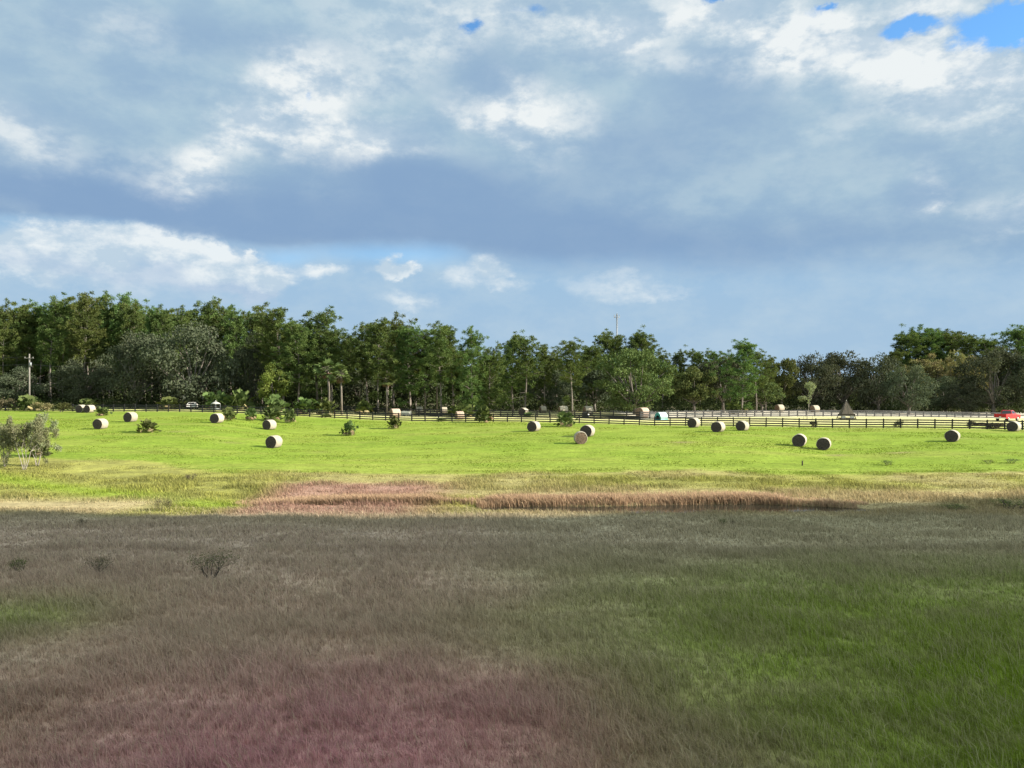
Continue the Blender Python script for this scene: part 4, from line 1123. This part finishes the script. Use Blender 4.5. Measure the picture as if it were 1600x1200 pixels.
for k in range(4):
    mb = MB(); mb.tube([Vector(q4(1.0, -.1)[k]), Vector(q4(.02, Ht)[k])], [.075, .05], 6); mb.build('leg', M['darkwood'], o)
mb = MB(); mb.tube([(0, 0, Ht * .95), (0, 0, Ht * 1.02), (0, 0, Ht * 1.04)], [.09, .09, .03], 8); mb.build('cap', M['concrete'], o)
mb = MB(); mb.box((0, -W * .82, zb), (W * 1.72, .06, .3)); mb.box((0, W * .82, zb), (W * 1.72, .06, .3)); mb.box((-W * .82, 0, zb), (.06, W * 1.58, .3)); mb.box((W * .82, 0, zb), (.06, W * 1.58, .3)); mb.build('skirt_board', M['darkwood'], o)
mb = MB(); mb.box((0, 0, .12), (W * 1.8, W * 1.8, .16)); mb.build('floor_deck', M['darkwood'], o)
for sx in (-.55, .55):
    mb = MB(); mb.box((sx * W, -W * .6, .20 + .22), (W * .5, .25, .44)); mb.box((sx * W, -W * .6, .66), (W * .54, .29, .06)); mb.build('white_bin', M['white'], o)

# teal hutch
p = at(1033, 656, 125, 150)
o = thing('calf_hutch', 'teal plastic arched hutch beside the pale bale at the fence corner', 'hutch', p, R(-52))
def arch(r, y0, y1, n=16, th=.05):
    mb = MB(); prof = [(-r, 0)] + [(r * math.cos(math.pi - math.pi * k / n), .35 + 1.05 * math.sin(math.pi * k / n)) for k in range(n + 1)] + [(r, 0)]
    for (a, b) in zip(prof, prof[1:]):
        mb.face((a[0], y0, a[1]), (a[0], y1, a[1]), (b[0], y1, b[1]), (b[0], y0, b[1]), smooth=True)
    return mb, prof
mb, prof = arch(.78, -.95, .95); mb.face(*[(x, .95, z) for x, z in prof]); mb.build('shell', M['mint'], o)
mb = MB(); mbp = [(x, -.955, z) for x, z in prof]; inner = [(x * .55, -.955, z * .62) for x, z in prof]
for k in range(len(prof) - 1): mb.face(mbp[k], mbp[k + 1], inner[k + 1], inner[k])
mb.build('front_panel', M['teal'], o)
mb = MB()
for k in range(len(prof) - 1): mb.face((inner[k][0], -.95, inner[k][2]), (inner[k + 1][0], -.95, inner[k + 1][2]), (inner[k + 1][0], .6, inner[k + 1][2]), (inner[k][0], .6, inner[k][2]))
mb.face(*[(x, .6, z) for x, _, z in inner]); mb.build('doorway', M['dark'], o)
mb = MB(); mb.box((0, 0, .06), (1.72, 2.02, .12)); mb.build('base_rim', M['teal'], o)

# white trough, feed bin, domed feeder, parked white car
p = P(635, 156)
o = thing('water_trough', 'white box trough behind the fence beside the pinkish bale', 'trough', p, R(-20))
mb = MB(); mb.box((0, 0, .55), (1.7, 1.1, .7)); mb.build('tub', M['white'], o)
mb = MB(); mb.box((0, 0, .93), (1.8, 1.2, .06)); mb.build('lid', M['white'], o)
mb = MB(); mb.box((-.55, 0, .1), (.15, .9, .2)); mb.box((.55, 0, .1), (.15, .9, .2)); mb.build('feet', M['darkwood'], o)
p = P(915, 150)
o = thing('feed_bin', 'dark feed bin with one pale end behind the two fences', 'feed bin', p, R(-25))
mb = MB(); mb.box((0, 0, .52), (1.2, .8, .8)); mb.build('bin_body', M['dark'], o)
mb = MB(); mb.box((.612, 0, .55), (.02, .7, .6)); mb.build('end_panel', M['white'], o)
mb = MB(); mb.box((0, 0, .95), (1.28, .88, .06)); mb.build('lid', M['dark'], o)
mb = MB()
for sx in (-.5, .5): mb.box((sx, 0, .06), (.12, .7, .12))
mb.build('feet', M['darkwood'], o)
p = P(337, 154)
o = thing('domed_feeder', 'round feeder with pale domed roof and knob behind the fence', 'feeder', p)
mb = MB(); mb.tube([(0, 0, 1.42), (0, 0, 1.52), (0, 0, 1.68), (0, 0, 1.82), (0, 0, 1.88)], [.9, .86, .62, .28, .12], 20); mb.build('domed_roof', M['concrete'], o)
mb = MB(); mb.tube([(0, 0, 1.86), (0, 0, 2.0), (0, 0, 2.12)], [.10, .16, .04], 10); mb.build('knob', M['concrete'], o)
for k in range(4):
    a = k * math.pi / 2 + .4; mb = MB(); mb.tube([(math.cos(a) * .85, math.sin(a) * .85, -.1), (math.cos(a) * .85, math.sin(a) * .85, 1.45)], .05, 6); mb.build('leg', M['steel'], o)
mb = MB(); mb.tube([(0, 0, .25), (0, 0, .7)], [.7, .85], 16); mb.build('tray', M['steel'], o)

# vehicles
def vehicle(loc, heading, label, name, cat, paint, pickup=True):
    """x is across, y forward. heading: radians right of the view's forward direction"""
    o = thing(name, label, cat, loc, -heading)
    L, Wd = (5.7, 1.98) if pickup else (4.6, 1.82)
    h = L / 2; w = Wd / 2
    if pickup:
        low = [(-h, .62), (-h, 1.28), (-.45, 1.30), (-.45, 1.22), (1.05, 1.22), (1.15, 1.20), (h - .15, 1.10), (h, .95), (h, .55), (h - .1, .42), (-h + .1, .45)]
        cab = [(-.42, 1.20), (-.30, 1.84), (0.0, 1.90), (.55, 1.86), (1.35, 1.20)]
        wheels = (-1.75, 1.75); wr = .41
    else:
        low = [(-h, .55), (-h, .95), (-h + .15, 1.0), (.9, .98), (h - .25, .85), (h, .7), (h, .4), (h - .1, .32), (-h + .1, .32)]
        cab = [(-h + .25, .98), (-1.2, 1.42), (-.2, 1.46), (.35, 1.40), (1.15, .97)]
        wheels = (-1.35, 1.38); wr = .33
    def extrude(prof, wl, wtop=None, z0=None, z1=None):
        mb = MB(); wt = wtop if wtop is not None else wl
        def hw(z): return wl if z0 is None else wl + (wt - wl) * (z - z0) / (z1 - z0)
        l_ = [Vector((-hw(z), y, z)) for y, z in prof]; r_ = [Vector((hw(z), y, z)) for y, z in prof]
        mb.face(*l_); mb.face(*r_[::-1])
        for i in range(len(prof)):
            j = (i + 1) % len(prof); mb.face(l_[i], r_[i], r_[j], l_[j])
        return mb
    b = extrude(low, w).build('body', paint, o)
    bev = b.modifiers.new('soft', 'BEVEL'); bev.width = .06; bev.segments = 2; bev.limit_method = 'ANGLE'
    z0, z1 = cab[0][1], max(z for _, z in cab)
    c = extrude(cab, w - .06, w - .24, z0, z1).build('cab', paint, o)
    bev = c.modifiers.new('soft', 'BEVEL'); bev.width = .05; bev.segments = 2
    # windows stand a few millimetres proud
    def lerp(a, b_, t): return a + (b_ - a) * t
    def cw(z): return w - .06 + (-.18) * (z - z0) / (z1 - z0) + .006
    for sx in (-1, 1):
        mb = MB()
        zb_, zt = z0 + .1, z1 - .12
        def yfront(z): return lerp(cab[-1][0], cab[-2][0], (z - z0) / (cab[-2][1] - z0)) - .14
        def yrear(z): return lerp(cab[0][0], cab[1][0], (z - z0) / (cab[1][1] - z0)) + .12
        pts_ = [(yrear(zb_), zb_), (yfront(zb_), zb_), (yfront(zt), zt), (yrear(zt), zt)]
        pp = [(sx * cw(z), y, z) for y, z in pts_]; mb.face(*(pp if sx > 0 else pp[::-1])); mb.build('side_window', M['glass'], o)
        for hy in ((-.55 if not pickup else -.02), .62):
            hb = MB(); hb.box((sx * (w + .012), hy, (1.12 if pickup else .88)), (.03, .16, .035)); hb.build('door_handle', M['chrome'], o)
    mb = MB(); ya, za = cab[0]; yb, zb2 = cab[1]
    def rearp(t, sx, off=-.012): 
        z = lerp(za, zb2, t); return (sx * (cw(z) - .14), lerp(ya, yb, t) + off, z)
    mb.face(rearp(.2, 1), rearp(.2, -1), rearp(.88, -1), rearp(.88, 1)); mb.build('rear_window', M['glass'], o)
    ya, za = cab[-1]; yb, zb2 = cab[-2]; mb = MB()
    mb.face(rearp(.12, -1, .014), rearp(.12, 1, .014), rearp(.9, 1, .014), rearp(.9, -1, .014)); mb.build('windscreen', M['glass'], o)
    for y in wheels:
        for sx in (-1, 1):
            tm = MB(); tm.tube([(sx * (w - .24), y, wr), (sx * (w + .015), y, wr)], wr, 18); t_ = tm.build('wheel', M['rubber'], o)
            rm = MB(); rm.tube([(sx * (w + .010), y, wr), (sx * (w + .035), y, wr)], [wr * .64, wr * .58], 14); rm.build('rim', M['chrome'], t_)
    mb = MB(); mb.box((0, -h - .05, .56), (Wd * .96, .14, .18)); mb.build('rear_bumper', M['chrome'] if pickup else paint, o)
    mb = MB(); mb.box((0, h + .05, .50), (Wd * .94, .14, .22)); mb.build('front_bumper', M['chrome'] if pickup else paint, o)
    for sx in (-1, 1):
        mb = MB(); mb.box((sx * (w - .10), -h - .012, 1.02 if pickup else .8), (.16, .04, .36 if pickup else .18)); mb.build('tail_light', M['redlamp'], o)
        mb = MB(); mb.box((sx * (w - .22), h + .0, .84 if pickup else .62), (.34, .05, .17)); mb.build('headlight', M['chrome'], o)
    mb = MB(); mb.box((0, -h - .016, .78 if pickup else .6), (.34, .03, .16)); mb.build('number_plate', M['white'], o)
    if pickup:
        mb = MB(); mb.box((0, -1.62, 1.285), (Wd - .34, 2.1, .03)); mb.build('bed_cover', M['dark'], o)
    return o
p = at(1574, 657.5, 128, 160)
vehicle(p, R(55), 'red pickup truck parked at the end of the back fence', 'pickup_truck', 'pickup truck', M['red'])
vehicle(P(301, 164), R(-14), 'white car mostly hidden by the fence under the largest oak', 'parked_car', 'car', M['white'], False)

# utility pole, wires, mast
p = P(46, 164); Hp = CAMZ + (600 - 553) / F * 164 - p.z
o = thing('utility_pole', 'grey wooden utility pole at the edge of the pine wood', 'utility pole', p)
mb = MB(); mb.tube([(0, 0, -.3), (0, 0, Hp * .5), (0, 0, Hp)], [.19, .16, .13], 10); mb.build('pole', M['polewood'], o)
mb = MB(); mb.box((0, -.16, Hp - .9), (2.0, .10, .13)); mb.build('crossarm', M['polewood'], o)
for sx in (-.85, 0, .85):
    mb = MB(); mb.tube([(sx, -.16, Hp - .83), (sx, -.16, Hp - .70), (sx, -.16, Hp - .62)], [.05, .07, .03], 8); mb.build('insulator', M['concrete'], o)
mb = MB(); mb.tube([(.28, -.05, Hp - 2.7), (.28, -.05, Hp - 1.8)], .2, 10); mb.build('transformer', M['steel'], o)
def wire(a, b, sag, label):
    a, b = Vector(a), Vector(b); mb = MB()
    mb.tube([a.lerp(b, t) - Vector((0, 0, sag * 4 * t * (1 - t))) for t in np.linspace(0, 1, 15)], .022, 4, False)
    tag(mb.build('overhead_wire', M['dark']), label, 'wire')
wire((p.x - 60, p.y - 3, p.z + Hp - .55), (p.x - .85, p.y - .16, p.z + Hp - .64), .8, 'upper overhead wire arriving at the utility pole')
wire((p.x - 60, p.y - 3, p.z + Hp - 2.9), (p.x - .1, p.y - .16, p.z + Hp - 2.2), .6, 'lower overhead wire arriving at the utility pole')
wire((p.x + .1, p.y - .16, p.z + Hp - 2.2), (p.x + 38, p.y + 10, p.z + Hp - 3.4), .7, 'overhead wire leaving the pole toward the dark oaks')
q = P(964, 620); zt = CAMZ + (600 - 490) / F * 620
o = thing('radio_mast', 'thin lattice radio mast rising above the pines', 'radio mast', q)
mb = MB(); Ht = zt - q.z
legs_ = [Vector((.55 * math.cos(a), .55 * math.sin(a), 0)) for a in (0.3, 2.4, 4.5)]
for v in legs_: mb.tube([v, v + Vector((0, 0, Ht))], .16, 5)
for z in np.arange(0, Ht - 1.6, 1.6):
    for k in range(3):
        a, b = legs_[k], legs_[(k + 1) % 3]; mb.tube([a + Vector((0, 0, z)), b + Vector((0, 0, z + 1.6))], .09, 4, False); 
mb.build('lattice_tower', M['steel'], o)
mb = MB()
for a in (.3, 2.4, 4.5, 1.35, 3.4): mb.tube([(0, 0, Ht - 3.3), (2.3 * math.cos(a), 2.3 * math.sin(a), Ht - 2.6)], .16, 5)
mb.build('antenna_frame', M['steel'], o)
for a in (.3, 2.4, 4.5, 1.35, 3.4):
    mb = MB(); mb.box((2.3 * math.cos(a), 2.3 * math.sin(a), Ht - 2.2), (.4, .3, 2.4), a); mb.build('antenna', M['steel'], o)
mb = MB(); mb.tube([(0, 0, Ht - .5), (0, 0, Ht + 1.2)], .08, 5); mb.build('lightning_rod', M['steel'], o)

# ------------------------------------------------------------------ weeds standing out of the grass
WEED = [twiggy_meshes(451 + i, 1.1, 9, 420, .04, m_, 'darkwood', .38, .016) for i, m_ in enumerate(('weed', 'weed', 'reedg'))]
for k, (px, by, hp, hw, v, label) in enumerate((
    (330, 905, 44, 28, 0, 'widest leafy weed clump standing out of the shaded grass'),
    (155, 898, 34, 18, 1, 'ragged weed clump beside the widest one in the shaded grass'),
    (30, 898, 28, 14, 2, 'green weed clump at the edge of the shaded grass'),
    (128, 822, 12, 6, 0, 'tiny dark weed close to the sunlit bank'),
    (1130, 822, 14, 6, 2, 'short upright green tuft beyond the pond shade'),
    (1145, 822, 10, 4, 0, 'smaller brown tuft next to the upright green one'),
    (1582, 797, 18, 30, 2, 'dense dark green tuft at the end of the pond bank'),
    (1486, 797, 11, 24, 2, 'low green tuft between the dense dark tuft and the pond'),
    (250, 800, 26, 6, 1, 'brown upright stalks in the lime green grass'),
    (263, 800, 22, 5, 0, 'brown stalk beside the upright stalks'),
    (297, 752, 14, 9, 0, 'dark weed on the bank below the low spiky palmetto'),
    (1388, 727, 9, 10, 2, 'green weed on the edge of the mown grass'),
    (1580, 724, 9, 12, 2, 'green weed on the mown edge below the pickup'),
    (1545, 724, 6, 8, 0, 'low weed on the mown edge beside the green one'))):
    p = at(px, by, 18, 110); H = hp * p.y / F
    o = plant('weed_plant', WEED[v], ('leaves', 'stems'), 1.15, p, H, label, 'weed'); w = hw * p.y / F / .55; o.scale = (w, w, o.scale.z)
p = at(1253.5, 728, 66, 100)
mb = MB(); mb.tube([(0, 0, -.1), (0.02, 0, .42), (.02, 0, .5)], [.08, .075, .06], 8)
o = mb.build('short_post', M['darkwood']); o.location = p; tag(o, 'short dark post on the edge of the mown grass', 'post')

# ------------------------------------------------------------------ unseen low cloud added, its outline cut to shade the near grass
def shade_cloud():
    h = 92.0; off = Vector((S.x, S.y)) * (h / S.z)
    edge = [(-160, 800), (0, 800), (150, 803), (350, 807), (600, 811), (850, 811), (1000, 803), (1290, 793), (1450, 786), (1600, 780), (1800, 774)]
    pts = []
    for px, py in edge:
        q = at(px, py, 40, 75); pts.append((q.x, q.y - q.z * S.y / S.z * -1))
    pts = [(-78, pts[0][1])] + pts + [(85, pts[-1][1] + 2)]
    ex = np.array([a for a, b in pts]); ey = np.array([b for a, b in pts])
    nx, ny = 150, 60
    rng = np.random.default_rng(4)
    top, bot = [], []
    for i in range(nx + 1):
        x = -80 + 165 * i / nx; y1 = np.interp(x, ex, ey) + .25 * math.sin(x * .9); y0 = -34 + 4 * math.sin(x * .21)
        for j in range(ny + 1):
            y = y0 + (y1 - y0) * j / ny
            d = min(y1 - y, y - y0, x + 80.0, 85 - x)
            b = float(fbm(x * .12, y * .12, 88, 4))
            tz = min(14, d * .55) * (.4 + 1.2 * b) ; bz = -min(5, d * .25) * (.4 + .8 * b)
            top.append((x + off.x, y + off.y, h + tz)); bot.append((x + off.x, y + off.y, h + bz))
    V = top + bot; n = len(top); Fc = []
    for i in range(nx):
        for j in range(ny):
            a = i * (ny + 1) + j; b = a + ny + 1
            Fc.append((a, b, b + 1, a + 1)); Fc.append((n + a, n + a + 1, n + b + 1, n + b))
    me = bpy.data.meshes.new('cloud_blocker'); me.from_pydata(V, [], Fc); me.materials.append(solid('blocker_white', (.8, .8, .8), 1, .05, .05, spec=0))
    me.polygons.foreach_set('use_smooth', [True] * len(Fc)); me.update()
    tag(link_mesh('cloud_blocker', me), 'unseen low cloudlike slab shaped to shade the near grass', kind='structure')
shade_cloud()
